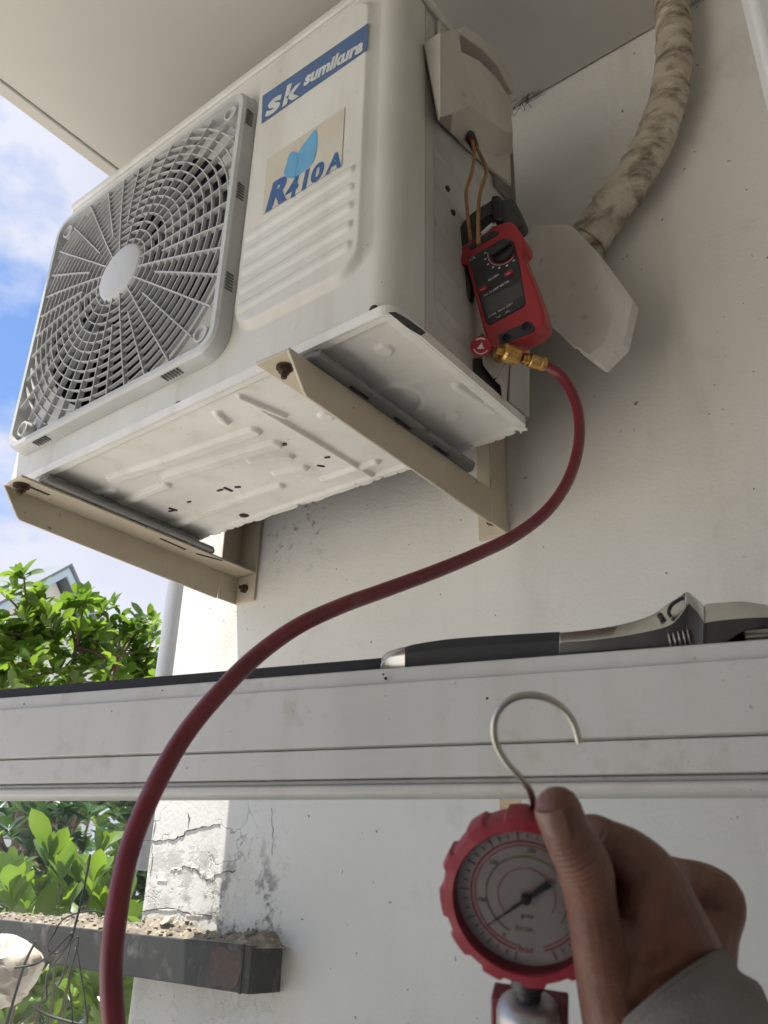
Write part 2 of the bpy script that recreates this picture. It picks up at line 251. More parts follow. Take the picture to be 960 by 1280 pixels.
# ------------------------------------------------------------------ mesh helpers
WO = {}                                                    # world place of each object's origin
def link(o): sc.collection.objects.link(o)
def thing(name, loc, label, cat, group=None):
    o = bpy.data.objects.new(name, None); link(o); o.location = loc; WO[o] = V(*loc); o.empty_display_size = .05
    tag(o, label, cat, group); return o
def tag(o, label=None, cat=None, group=None, kind=None):
    for k, v in (('label', label), ('category', cat), ('group', group), ('kind', kind)):
        if v: o[k] = v
    return o
class MB:
    def __init__(s): s.v = []; s.f = []
    def add(s, vs, fs):
        k = len(s.v); s.v += [tuple(float(c) for c in p) for p in vs]; s.f += [tuple(i+k for i in f) for f in fs]; return s
    def box(s, lo, hi):
        x, y, z = lo; X, Y, Z = hi
        return s.add([(x,y,z),(X,y,z),(X,Y,z),(x,Y,z),(x,y,Z),(X,y,Z),(X,Y,Z),(x,Y,Z)], [(0,3,2,1),(4,5,6,7),(0,1,5,4),(1,2,6,5),(2,3,7,6),(3,0,4,7)])
    def obox(s, c, a, b, d):                               # centre and three half-axis vectors
        c, a, b, d = map(np.asarray, (c, a, b, d))
        vs = [c+i*a+j*b+k*d for k in (-1, 1) for i, j in ((-1,-1),(1,-1),(1,1),(-1,1))]
        return s.add(vs, [(0,3,2,1),(4,5,6,7),(0,1,5,4),(1,2,6,5),(2,3,7,6),(3,0,4,7)])
    def prism(s, pts, off):
        pts = [np.asarray(p, float) for p in pts]; n = len(pts); off = np.asarray(off, float)
        return s.add(pts+[p+off for p in pts], [tuple(range(n))[::-1], tuple(range(n, 2*n))]+[(i, (i+1) % n, n+(i+1) % n, n+i) for i in range(n)])
    def loft(s, A, B, caps=True):
        n = len(A); f = [(i, (i+1) % n, n+(i+1) % n, n+i) for i in range(n)]
        if caps: f += [tuple(range(n))[::-1], tuple(range(n, 2*n))]
        return s.add(list(A)+list(B), f)
    def tube(s, pts, r, n=10, caps=True, rf=None):
        pts = [np.asarray(p, float) for p in pts]; m = len(pts); rr = r if hasattr(r, '__len__') else [r]*m
        T = [nrm(pts[min(i+1, m-1)]-pts[max(i-1, 0)]) for i in range(m)]
        u = nrm(np.cross(T[0], V(.31, .27, .91))); vs = []; fs = []
        for i in range(m):
            u = nrm(u-T[i]*(u@T[i])); b = np.cross(T[i], u)
            for k in range(n):
                a = 2*math.pi*k/n; q = rr[i]*(rf(i, a) if rf else 1)
                vs.append(pts[i]+(u*math.cos(a)+b*math.sin(a))*q)
        for i in range(m-1):
            for k in range(n): fs.append((i*n+k, i*n+(k+1) % n, (i+1)*n+(k+1) % n, (i+1)*n+k))
        if caps: fs += [tuple(range(n))[::-1], tuple(range((m-1)*n, m*n))]
        return s.add(vs, fs)
    def lathe(s, O, ax, prof, n=32, rf=None):              # prof: (radius, height along ax)
        ax = nrm(ax); u = nrm(np.cross(ax, V(.3, .2, .93) if abs(ax[2]) < .8 else V(1, 0, 0))); b = np.cross(ax, u); vs = []; fs = []; m = len(prof)
        for r, h in prof:
            for k in range(n):
                a = 2*math.pi*k/n; q = max(r, 1e-5)*(rf(a, r) if rf else 1); vs.append(O+ax*h+(u*math.cos(a)+b*math.sin(a))*q)
        for i in range(m-1):
            for k in range(n): fs.append((i*n+k, i*n+(k+1) % n, (i+1)*n+(k+1) % n, (i+1)*n+k))
        fs += [tuple(range(n))[::-1], tuple(range((m-1)*n, m*n))]
        return s.add(vs, fs)
    def sheet(s, fn, us, vs_):
        nu, nv = len(us), len(vs_)
        return s.add([fn(u, v) for u in us for v in vs_], [(i*nv+j, (i+1)*nv+j, (i+1)*nv+j+1, i*nv+j+1) for i in range(nu-1) for j in range(nv-1)])
    def ball(s, c, r, n=12, axes=None, sc_=(1, 1, 1)):
        c = np.asarray(c, float); ax = axes or (V(1,0,0), V(0,1,0), V(0,0,1)); vs = []; fs = []; m = n//2+1
        for i in range(m):
            ph = math.pi*i/(m-1)
            for k in range(n):
                a = 2*math.pi*k/n; q = max(math.sin(ph), 1e-3)
                vs.append(c+r*(ax[0]*sc_[0]*q*math.cos(a)+ax[1]*sc_[1]*q*math.sin(a)+ax[2]*sc_[2]*math.cos(ph)))
        for i in range(m-1):
            for k in range(n): fs.append((i*n+k, i*n+(k+1) % n, (i+1)*n+(k+1) % n, (i+1)*n+k))
        fs += [tuple(range(n)), tuple(range((m-1)*n, m*n))[::-1]]
        return s.add(vs, fs)
    def build(s, name, m, parent=None, smooth=None, bevel=0, seg=2, fix=True, origin=None):
        a = np.array(s.v); c = (a.min(0)+a.max(0))/2 if origin is None else np.asarray(origin, float)
        me = bpy.data.meshes.new(name); me.from_pydata([tuple(p) for p in a-c], [], s.f); me.materials.append(m)
        if fix:
            bm = bmesh.new(); bm.from_mesh(me); bmesh.ops.recalc_face_normals(bm, faces=bm.faces); bm.to_mesh(me); bm.free()
        if smooth is not None:
            me.shade_smooth(); me.set_sharp_from_angle(angle=R_(smooth))
        o = bpy.data.objects.new(name, me); link(o); WO[o] = c
        if parent is not None: o.parent = parent; o.location = c-WO[parent]
        else: o.location = c
        if bevel:
            b = o.modifiers.new('bevel', 'BEVEL'); b.width = bevel; b.segments = seg; b.limit_method = 'ANGLE'; b.angle_limit = R_(35)
            me.shade_smooth(); me.set_sharp_from_angle(angle=R_(35)) if smooth is None else None
        return o
def cr_(pts, k=8):                                         # Catmull-Rom through points
    P = [np.asarray(p, float) for p in pts]; P = [2*P[0]-P[1]]+P+[2*P[-1]-P[-2]]; out = []
    for i in range(1, len(P)-2):
        a, b, c, d = P[i-1:i+3]
        for j in range(k):
            t = j/k; out.append(.5*((2*b)+(c-a)*t+(2*a-5*b+4*c-d)*t*t+(3*b-a-3*c+d)*t**3))
    return out+[P[-2]]
def text(s, name, m, parent, O, ex, ey, width, height, bold=.0, shear=0, lift=None, sx=None):
    c = bpy.data.curves.new(name, 'FONT'); c.body = s; c.size = 1; c.offset = bold; c.shear = shear; c.resolution_u = 3
    t = bpy.data.objects.new('tmp', c); link(t); bpy.context.view_layer.update()
    me = bpy.data.meshes.new_from_object(t.evaluated_get(bpy.context.evaluated_depsgraph_get()))
    a = np.array([v.co[:] for v in me.vertices]); lo, hi = a.min(0), a.max(0); f = [tuple(p.vertices) for p in me.polygons]
    bpy.data.objects.remove(t); bpy.data.curves.remove(c); bpy.data.meshes.remove(me)
    b = MB(); b.add([O+ex*((p[0]-lo[0])/(hi[0]-lo[0])*width)+ey*((p[1]-lo[1])/(hi[1]-lo[1])*height) for p in a], f)
    return b.build(name, m, parent, fix=False)
def sstep(x, a, b):
    t = min(max((x-a)/(b-a), 0), 1); return t*t*(3-2*t)
def rrect(x, y, x0, x1, y0, y1, r):                        # signed distance to a rounded rectangle
    cx, cy = (x0+x1)/2, (y0+y1)/2; qx = abs(x-cx)-(x1-x0)/2+r; qy = abs(y-cy)-(y1-y0)/2+r
    return math.hypot(max(qx, 0), max(qy, 0))+min(max(qx, qy), 0)-r
def segd(x, y, a, b):
    ax, ay = a; bx, by = b; dx, dy = bx-ax, by-ay; L2 = dx*dx+dy*dy
    t = min(max(((x-ax)*dx+(y-ay)*dy)/L2, 0), 1); return math.hypot(x-ax-t*dx, y-ay-t*dy)

# ------------------------------------------------------------------ setting: ground, wall, soffit, unseen shading walls
WY = .45; WX0 = -.879; CZ = .797
GZ = -2.1
b = MB(); b.add([(-900,-900,GZ),(900,-900,GZ),(900,900,GZ),(-900,900,GZ)], [(0,1,2,3)]); tag(b.build('ground', CONC), kind='structure')
b = MB(); b.box((WX0, WY, GZ-.02), (1.75, 3.2, 2.2))
wall = tag(b.build('house_wall', WALL, bevel=.006), 'weathered white painted wall behind the air conditioner with cracked paint and mildew low down', 'wall')
b = MB()                                                   # soffit slab with a drip lip along its open edge
b.box((-.80, -2.6, CZ), (1.75, WY-.002, .98)); b.box((-.832, -2.6, CZ-.0025), (-.8002, WY-.002, .98))
SOFF = mat('soffit_paint', (.49, .475, .44), .85, vscale=2.5, col2=(.43, .415, .38), dirt=(.3, .29, .26), dscale=60, dthr=(.7, .76), bump=.08, bscale=120)
soff = tag(b.build('soffit', SOFF, bevel=.004), 'plain painted concrete soffit overhead with a drip lip along its open edge', 'ceiling')
b = MB(); b.box((1.76, -2.6, GZ-.02), (1.9, WY, 1.2)); tag(b.build('shading_end_wall', SHADEW), kind='structure')  # unseen wall added to darken the right side

WH = V(0.98211748, 0.18826913, 0); WN = V(-0.18826913, 0.98211748, 0); WP = V(0.34386544, -0.03783334, -0.44247992)
def wp(u, z, n=0): return WP+WH*u+WN*n+V(0, 0, z-WP[2])
def wbox(b, u0, u1, n0, n1, z0, z1, tilt=0):
    vs = [wp(u, z-tilt*u, n) for z in (z0, z1) for u, n in ((u0,n0),(u1,n0),(u1,n1),(u0,n1))]
    return b.add(vs, [(0,3,2,1),(4,5,6,7),(0,1,5,4),(1,2,6,5),(2,3,7,6),(3,0,4,7)])
OU0, OU1, OZ0, OZ1 = -1.75, .138, -1.0, CZ
b = MB(); wbox(b, -1.9, 2.6, -3.4, 0.1, GZ+.004, -1.95); tag(b.build('terrace_floor', CONC), kind='structure')
b = MB(); b.box((-.35, -2.75, GZ-.02), (1.9, -2.6, 1.2)); tag(b.build('shading_back_wall', SHADEW), kind='structure')  # unseen wall behind the camera, its extent set to limit the light

# ------------------------------------------------------------------ window: jambs, transom rail, pane
win = thing('glazed_railing', tuple(wp(-.7, OZ0)), 'white aluminium railing with a wide top rail above a dusty glass pane', 'railing')
b = MB(); wbox(b, OU0, OU0+.06, -.012, .06, GZ+.01, WP[2]+.02); b.build('end_post', ALU, win, bevel=.006)
b = MB(); wbox(b, OU0+.06, .073, -.006, .045, OZ0, OZ0+.05); b.build('sill_rail', ALU, win, bevel=.004)
b = MB(); wbox(b, OU0, OU1, -.02, .07, GZ+.01, OZ0-.0003); b.build('parapet', HOUSEW, win)
b = MB(); wbox(b, .073, OU1, -.012, .06, GZ+.01, CZ-.001); tag(b.build('corner_post', ALU, bevel=.008, seg=3), 'white painted post rising to the soffit at the right end of the railing', 'post')
ZT = WP[2]; TL = .029
rail = MB(); wbox(rail, OU0+.06, .073, .0005, .036, ZT-.0605, ZT, TL); rail = rail.build('transom_rail', ALU, win, bevel=.0012)
b = MB(); wbox(b, OU0+.06, .073, -.0025, .004, ZT-.0595, ZT-.0125, TL); b.build('face_panel', ALU, rail, bevel=.001)
b = MB(); wbox(b, OU0+.06, .073, -.0015, .036, ZT-.083, ZT-.0612, TL); b.build('lower_face', ALU, rail, bevel=.0009)
b = MB(); wbox(b, OU0+.06, .073, .002, .032, ZT-.0875, ZT-.0832, TL); wbox(b, OU0+.06, .073, -.0035, .034, ZT-.0945, ZT-.0877, TL); b.build('glazing_bead', ALU, rail, bevel=.0025, seg=3)
b = MB(); wbox(b, OU0+.06, .073, .026, .034, ZT+.0002, ZT+.0165, TL); b.build('rubber_seal', RUBBER, rail, bevel=.002)
b = MB(); wbox(b, OU0+.065, .07, .012, .017, OZ0+.04, ZT-.09+.045); b.build('glass_pane', GLASS, win)
b = MB(); o = [phit(*p, wp(0, 0, .0112), WN) for p in ((624, 999), (651, 999), (652, 1014), (625, 1013))]; b.prism(o, WN*.0006); b.build('tape_residue', mat('tape_residue', (.62, .56, .45), .8, vscale=200, col2=(.5, .38, .22)), win)
for px, py, r in ((609, 873, .0011), (482, 848, .0014), (479, 843, .001), (30, 880, .0008), (140, 889, .0008), (203, 863, .0007)):
    b = MB(); b.ball(phit(px, py, wp(0, 0, -.0022), WN), r, 6); b.build('dirt_speck', DARK, rail)

# ------------------------------------------------------------------ air conditioner
UW, UD, UH = .78, .312, .6206
ac = thing('outdoor_unit', (-UW/2, UD/2, 0), 'white outdoor air conditioning unit with round fan grille mounted high on wall brackets', 'air conditioner')
casing = MB()
gx0, gx1, gz0, gz1 = -.778, -.285, .05, .575; fc = (-.5205, .306); fr = .225
ang = [2*math.pi*i/72 for i in range(72)]
inner = [V(fc[0]+fr*math.cos(a), 0, fc[1]+fr*math.sin(a)) for a in ang]
def sqp(a):
    c, s = math.cos(a), math.sin(a); t = min((gx1-fc[0])/c if c > 1e-9 else (gx0-fc[0])/c if c < -1e-9 else 9, (gz1-fc[1])/s if s > 1e-9 else (gz0-fc[1])/s if s < -1e-9 else 9)
    return V(fc[0]+c*t, 0, fc[1]+s*t)
outer = [sqp(a) for a in ang]
casing.loft(inner, outer, caps=False)
for cx, cz in ((gx0, gz0), (gx1, gz0), (gx1, gz1), (gx0, gz1)):   # square corners of the fan field
    k = min(range(72), key=lambda i: abs(((ang[i]-math.atan2(cz-fc[1], cx-fc[0])+math.pi) % (2*math.pi))-math.pi))
    for q in (k-1, k):
        casing.add([outer[q % 72], outer[(q+1) % 72], (cx, 0, cz)], [(0, 1, 2)])
Z0c, Z1c = .0135, .602
for x0, x1, z0, z1 in ((gx0, gx1, Z0c, gz0), (gx0, gx1, gz1, Z1c), (-UW, gx0, Z0c, Z1c)):
    casing.add([(x0, 0, z0), (x1, 0, z0), (x1, 0, z1), (x0, 0, z1)], [(0, 1, 2, 3)])
casing.add([(-UW, 0, Z0c), (-UW, UD, Z0c), (-UW, UD, Z1c), (-UW, 0, Z1c)], [(0, 1, 2, 3)])
casing.add([(-UW, 0, Z0c), (gx1, 0, Z0c), (gx1, .012, Z0c), (-UW, .012, Z0c)], [(0, 1, 2, 3)])
casing.build('casing', WHITE, ac, smooth=40)
b = MB(); b.loft([p+V(0, .0015, 0) for p in inner], [p+V(0, .108, 0) for p in inner], caps=False); b.build('fan_shroud', FANM, ac, smooth=60)
b = MB(); b.box((-UW+.004, .11, .02), (-.014, UD-.003, .6)); b.build('coil_block', DARK, ac)
# front right panel: one pressed sheet that wraps round the corner
er = (-.262, -.036, .078, .585)
ribz = [.239, .209, .179, .148, .116]
RC = .03
def fprof(s):
    if s <= 0: return V(s-RC, 0, 0), V(0, -1, 0)
    L1 = RC*math.pi/2
    if s < L1: a = s/RC; return V(-RC+RC*math.sin(a), RC-RC*math.cos(a), 0), V(math.sin(a), -math.cos(a), 0)
    return V(0, RC+s-L1, 0), V(1, 0, 0)
def fh(x, z):
    d = rrect(x, z, *er, .045); h = .0105*sstep(-d, -.003, .0085)
    for rz in ribz:
        q = segd(x, z, (-.243, rz-.004), (-.060, rz+.004)); dz = z-(rz-.004+(x+.252)/.192*.008)
        h += .0034*sstep(.0085-q, 0, .0045)
    return h
us = [-.285+RC+i*.0021 for i in range(117)]; us = [u for u in us if u < 0]+[0+RC*math.pi/2*i/10 for i in range(11)]+[RC*math.pi/2+.0375]
vs_ = [Z0c+i*.0024 for i in range(int((Z1c-Z0c)/.0024)+1)]
def ff(s, z):
    p, n = fprof(s); h = fh(p[0], z) if s <= 0 else fh(-RC+s, z)*1; q = p+n*h; return V(q[0], q[1], z)
b = MB(); b.sheet(ff, us, vs_); panel = b.build('front_panel', WHITE, ac, smooth=60, fix=False)
# side panel with pressed border and slanted grooves
def sh(y, z):
    d = rrect(y, z, .088, .30, .045, .385, .03); h = -.006*sstep(-d, 0, .012)
    for k in range(5):
        q = segd(y, z, (.098, .345-.065*k), (.165, .335-.065*k)); h += .003*sstep(.007-q, 0, .005)
    return h
b = MB(); b.sheet(lambda y, z: V(sh(y, z)-.001, y, z), [.0695+i*.003 for i in range(82)], [.016+i*.0035 for i in range(168)]); side = b.build('side_panel', SIDEP, ac, smooth=60, fix=False)
b = MB(); b.box((-.006, .064, .014), (-.003, .072, .6)); b.build('panel_seam', DARK, ac)
lid = MB(); lid.prism([(-UW-.006, -.004, .6035), (-RC, -.004, .6035), (-.012, .004, .6035), (.008, .03, .6035), (.008, UD+.004, .6035), (-UW-.006, UD+.004, .6035)], (0, 0, .018)); lid.build('lid', WHITE, ac, bevel=.005, seg=3)
# base pan
zh = lambda p: tuple(hit(*p, 2, 0)[:2])
ridg = [((142,600),(317,541),.0125),((210,596),(344,557),.0125),((152,630),(208,607),.010),((218,656),(317,619),.010),((317,619),(350,609),.010),((315,578),(362,572),.009),((346,594),(380,586),.009),((272,519),(282,529),.008),((112,618),(140,613),.009),((318,506),(464,594),.006),((571,484),(616,514),.008),((210,690),(250,672),.009),((405,600),(470,578),.008),((356,520),(300,497),.006)]
ridg = [(zh(a), zh(c), w_) for a, c, w_ in ridg]
discs = [(zh((480,440)), .0125), (zh((565,521)), .0125), (zh((408,521)), .0125)]; ringc = zh((497,500))
def ph(x, y):
    h = 0
    for a, c, w_ in ridg: h = max(h, .0062*sstep(w_-segd(x, y, a, c), 0, .0045))
    for c, r in discs: h = max(h, .004*sstep(r-math.hypot(x-c[0], y-c[1]), 0, .0025))
    q = abs(math.hypot(x-ringc[0], y-ringc[1])-.033); h = max(h, .005*sstep(.007-q, 0, .005))
    e = min(x+UW, -x, y, UD-y); h = max(h, .005*sstep(.014-e, 0, .006))
    h += .0018*(noise.noise(Vector((x*9, y*9, 1.7))))*sstep(e, .01, .05)
    return h
xs = [-UW-.0014+i*(UW+.0028)/420 for i in range(421)]; ys = [-.0014+i*(UD+.0024)/170 for i in range(171)]
def pf(x, y):
    yy = y; cx = x; c = .014
    if y > UD-.004: yy = y+.004*noise.noise(Vector((x*30, 0, 0)))-.003*(noise.noise(Vector((x*110, 3, 0))) > .2)
    for sx, x0 in ((1, -c), (-1, -UW+c)):
        if sx*(x-x0) > 0 and y < c:
            dx, dy = sx*(x-x0), c-y; m_ = max(dx, dy); L_ = math.hypot(dx, dy)
            if L_ > 0: cx = x0+sx*dx*m_/L_; yy = c-dy*m_/L_
    return V(cx, yy, .0028-ph(x, y))
pan = MB(); pan.sheet(pf, xs, ys); pan = pan.build('base_pan', PAN, ac, smooth=60, fix=False)
def rimpts(o):
    p = [(-UW+.014-(.014+o)*math.sin(math.pi/2*k/6), .014-(.014+o)*math.cos(math.pi/2*k/6)) for k in range(7)][::-1]
    p += [(-.014+(.014+o)*math.sin(math.pi/2*k/6), .014-(.014+o)*math.cos(math.pi/2*k/6)) for k in range(7)]
    return p+[(o, UD-.012+0), (-.012+0, UD+o), (-UW+.012, UD+o), (-UW-o, UD-.012)]
b = MB(); A = rimpts(.0045); B = rimpts(.0015)
for i in range(len(A)):
    j = (i+1) % len(A); a0, a1, b0, b1 = A[i], A[j], B[i], B[j]
    if i in (len(A)-3,): continue
    b.add([(*a0, -.002), (*a1, -.002), (*b1, -.002), (*b0, -.002), (*a0, .0115), (*a1, .0115), (*b1, .0115), (*b0, .0115)], [(0,1,2,3),(4,7,6,5),(0,4,5,1),(2,6,7,3)])
b.build('rim', PAN, pan, smooth=35)
# holes and rust chips in the pan
for (px, py), r in zip(((305,646),), (.0085,)):
    x, y = zh((px, py)); b = MB(); b.lathe(V(x, y, .0022-ph(x, y)), V(0, 0, 1), [(r, 0), (r, .003)], 20); b.build('drain_hole', DARK, pan)
for px, py, l_, a_, w_ in ((354,557,.005,.4,.003),(275,614,.006,.1,.0022),(285,613,.009,1.5,.0025),(297,610,.005,.5,.0025),(236,629,.004,.2,.002),(216,638,.008,1.3,.0025),(214,640,.006,.2,.002),(409,573,.0045,.3,.002),(401,584,.006,.9,.002)):
    x, y = zh((px, py)); c, s = math.cos(a_), math.sin(a_); b = MB(); b.obox((x, y, .0026-ph(x, y)), V(c, s, 0)*l_, V(-s, c, 0)*w_, V(0, 0, .0016)); b.build('rust_chip', RUST, pan, bevel=.001)
b = MB(); b.prism([hit(*p, 2, -.0024) for p in ((486,391),(495,391),(512,401),(532,416),(526,420),(508,409))], V(0, 0, .001)); b.build('corner_slit', DARK, pan)
# screws
def screw(c, n, par, r=.0048):
    b = MB(); b.lathe(np.asarray(c, float), n, [(r*1.25, 0), (r*1.25, .0006), (r, .0008), (r*.9, .0026), (r*.4, .0032)], 14); return b.build('screw', RUST, par, smooth=40)
for p in ((223,506), (467,387)): screw(hit(*p, 1, -.0005), V(0, -1, 0), ac)
for p in ((566,266), (559,236), (603,422)): screw(hit(*p, 0, .001), V(1, 0, 0), ac, .004)
screw(hit(648, 506, 0, .001), V(1, 0, 0), ac, .006)

# fan grille
GYF = -.024; gcx, gcz = -.520, .301
gx = (-.775, -.272, .058, .549)
grille = MB()
def rrpts(x0, x1, z0, z1, r, n=8):
    out = []
    for cx, cz, a0 in ((x1-r, z1-r, 0), (x0+r, z1-r, 90), (x0+r, z0+r, 180), (x1-r, z0+r, 270)):
        for k in range(n+1): a = R_(a0+90*k/n); out.append((cx+r*math.cos(a), cz+r*math.sin(a)))
    return out
rings_ = [([(x, -.0005, z) for x, z in rrpts(gx[0]-.003, gx[1]+.003, gx[2]-.003, gx[3]+.003, .037)]), ([(x, GYF+.004, z) for x, z in rrpts(*gx, .035)]),
          ([(x, GYF, z) for x, z in rrpts(gx[0]+.004, gx[1]-.004, gx[2]+.004, gx[3]-.004, .032)]), ([(x, GYF, z) for x, z in rrpts(gx[0]+.012, gx[1]-.012, gx[2]+.012, gx[3]-.012, .026)]),
          ([(x, -.003, z) for x, z in rrpts(gx[0]+.0135, gx[1]-.0135, gx[2]+.0135, gx[3]-.0135, .025)])]
for A, B in zip(rings_, rings_[1:]): grille.loft(A, B, caps=False)
grille = grille.build('fan_grille', GRILL, ac, smooth=35)
ix = (gx[0]+.013, gx[1]-.013, gx[2]+.013, gx[3]-.013)
def gy(r): return GYF+.004-.011*(1-min(r/.26, 1)**2)        # bulge of the guard
def inside(x, z): return rrect(x, z, *ix, .025) < -.0005 and abs(x-(ix[0]+ix[1])/2)+abs(z-(ix[2]+ix[3])/2) < (ix[1]-ix[0]+ix[3]-ix[2])/2-.072
for k in range(15):                                         # concentric rings cut by the frame
    r = .060+k*.0160; n = 96; flags = []; b = MB()
    pts = [(gcx+r*math.cos(2*math.pi*i/n), gcz+r*math.sin(2*math.pi*i/n)) for i in range(n)]
    y0 = gy(r)
    ok = [inside(*pts[i]) and inside(*pts[(i+1) % n]) for i in range(n)]
    st = next((i for i in range(n) if not ok[i]), 0)
    for i in [(st+j) % n for j in range(n)]+[-1]:
        if i < 0 or not ok[i]:
            if len(b.v) > 16: b.build('ring', GRILL, grille, fix=False)
            b = MB(); continue
        vs = []
        for (x, z) in (pts[i], pts[(i+1) % n]):
            c, s = (x-gcx)/r, (z-gcz)/r
            for dr, dy in ((-.0008, 0), (.0008, 0), (.0010, .0056), (-.0010, .0056)): vs.append((x+c*dr, y0+dy, z+s*dr))
        b.add(vs, [(0,4,5,1),(1,5,6,2),(2,6,7,3),(3,7,4,0)])
for k in range(36):                                         # spokes, every other one starting further out
    a = 2*math.pi*(k+.35)/36; r0 = .05 if k % 2 == 0 else .105; c, s = math.cos(a), math.sin(a); r1 = r0
    while inside(gcx+c*r1, gcz+s*r1) and r1 < .40: r1 += .003
    if r1-r0 < .03: continue
    b = MB(); R = [r0+(r1-r0)*i/4 for i in range(5)]; vs = []; fs = []
    for r in R:
        y0 = gy(r)-.0012; x, z = gcx+c*r, gcz+s*r
        for d, dy in ((-.0009, 0), (.0009, 0), (.0012, .0085), (-.0012, .0085)): vs.append((x-s*d, y0+dy, z+c*d))
    for i in range(4): fs += [(4*i+j, 4*i+(j+1) % 4, 4*i+4+(j+1) % 4, 4*i+4+j) for j in range(4)]
    fs += [(3,2,1,0), (16,17,18,19)]
    b.add(vs, fs); b.build('spoke', GRILL, grille, fix=True)
b = MB(); b.lathe(V(gcx, gy(0)+.004, gcz), V(0, -1, 0), [(.0535, -.012), (.0535, .0), (.0505, .0045), (.046, .006), (.02, .0072), (0, .0075)], 48); b.build('hub', GRILL, grille, smooth=40)
for sx, sz in ((-1, -1), (1, -1), (1, 1), (-1, 1)):
    X0, X1, Z0, Z1 = gx; ex_, ez_ = (X1-.012 if sx > 0 else X0+.012), (Z1-.012 if sz > 0 else Z0+.012)
    b = MB(); q_ = [(ex_-sx*.088, ez_), (ex_-sx*.032, ez_), (ex_-sx*.010, ez_-sz*.010), (ex_, ez_-sz*.032), (ex_, ez_-sz*.088), (ex_-sx*.018, ez_-sz*.064), (ex_-sx*.042, ez_-sz*.040), (ex_-sx*.064, ez_-sz*.018)]
    b.prism([(x, -.0035, z) for x, z in q_], (0, .003, 0)); b.build('corner_web', GRILL, grille)
    cx, cz = ex_-sx*.024, ez_-sz*.024
    b = MB(); b.lathe(V(cx, -.004, cz), V(0, -1, 0), [(.0135, 0), (.0135, .017), (.011, .0175), (.010, .012), (0, .012)], 24); b.build('screw_boss', GRILL, grille, smooth=35)
for z in (.155, .32, .47):                                  # small vents in the frame flank
    for q in range(6): b = MB(); b.box((gx[1]-.002, -.0185, z+q*.0052), (gx[1]+.0026, -.006, z+q*.0052+.0024)); b.build('vent_slot', SLOT, grille)
for x in (-.70, -.385):
    for q in range(6): b = MB(); b.box((x+q*.0062, -.019, gx[2]-.0028), (x+q*.0062+.0028, -.006, gx[2]+.002)); b.build('vent_slot', SLOT, grille)
# fan behind the guard
b = MB(); b.lathe(V(fc[0], .035, fc[1]), V(0, -1, 0), [(.062, -.05), (.062, 0), (.05, .012), (0, .016)], 32)
fan = b.build('fan', FANM, ac, smooth=40)
for k in range(3):
    b = MB()
    def bl(t, s_):
        a = 2*math.pi*k/3+s_*1.35+.25*t; r = .058+t*.155; return V(fc[0]+r*math.cos(a), .075-.055*s_-.008*math.sin(math.pi*s_), fc[1]+r*math.sin(a))
    b.sheet(bl, [i/6 for i in range(7)], [i/9 for i in range(10)]); fb = b.build('fan_blade', FANM, fan, smooth=60, fix=False)
    fm = fb.modifiers.new('t', 'SOLIDIFY'); fm.thickness = .003

# stickers on the front panel
FY = -.0112
def stick(pts, m, par, name, y=FY, th=.0004):
    b = MB(); b.prism([hit(*p, 1, y) for p in pts], V(0, -th, 0)); return b.build(name, m, par)
logo = stick([(327,154.5),(458.5,62.5),(460.5,29),(328.5,120)], BLUE1, panel, 'logo_sticker')
def tx(s, a, c, hpx, m, par, bold, shear, y=FY-.0008):
    A, B, C = hit(*a, 1, y), hit(*c, 1, y), hit(*hpx, 1, y); ex = nrm(B-A); ey = C-A; h = ey[2]-ex[2]*0; ey2 = V(0, 0, 1)
    ey2 = nrm(V(0, 0, 1)-ex*ex[2]); return text(s, 'lettering', m, par, A, ex, ey2, np.linalg.norm(B-A), (C-A)@ey2, bold, shear)
tx('s', (331,148), (349.5,136), (333,129), LETW, logo, .035, .1); tx('k', (352.5,134), (374,120), (354.5,110), LETW, logo, .035, .1)
tx('sumikura', (379,108.5), (453,64), (379,93), LETW, logo, .045, .12)
lab = stick([(328.5,269),(427,206.5),(431,134.5),(334,199)], CREAM, panel, 'refrigerant_label', FY-.0)
tx('R', (331,266.5), (358,249.5), (337,231), BLUE2, lab, .055, .25)
tx('4', (355.5,252.5), (372.5,242), (357,227.5), BLUE2, lab, .028, .2)
tx('1', (376.5,238.5), (386.5,232), (377.5,216), BLUE2, lab, .045, .2); tx('0', (388,231.5), (404.5,221), (389,209.5), BLUE2, lab, .05, .15); tx('A', (406,219.5), (426,207.5), (407,198.5), BLUE2, lab, .045, .15)
y = FY-.0008
def pl(pts, m, name, par): b = MB(); b.prism([hit(*p, 1, y) for p in pts], V(0, -.0003, 0)); return b.build(name, m, par)
lf1 = cr_([V(369,222,0), V(378,215,0), V(391,203,0), V(396,184,0), V(395,162,0), V(386,172,0), V(375,187,0), V(370,197,0), V(368,210,0)], 4)
pl([tuple(p[:2]) for p in lf1], BLUE3, 'leaf_print', lab)
lf2 = cr_([V(368.5,222,0), V(360,222,0), V(355,217,0), V(358,206,0), V(363,191,0), V(371,192,0), V(372,204,0)], 4)
y -= .0002
pl([tuple(p[:2]) for p in lf2], BLUE3, 'leaf_print', lab)
pl([(367.5,221),(370,219.5),(369,225),(367,226)], BLUE3, 'stem_print', lab)

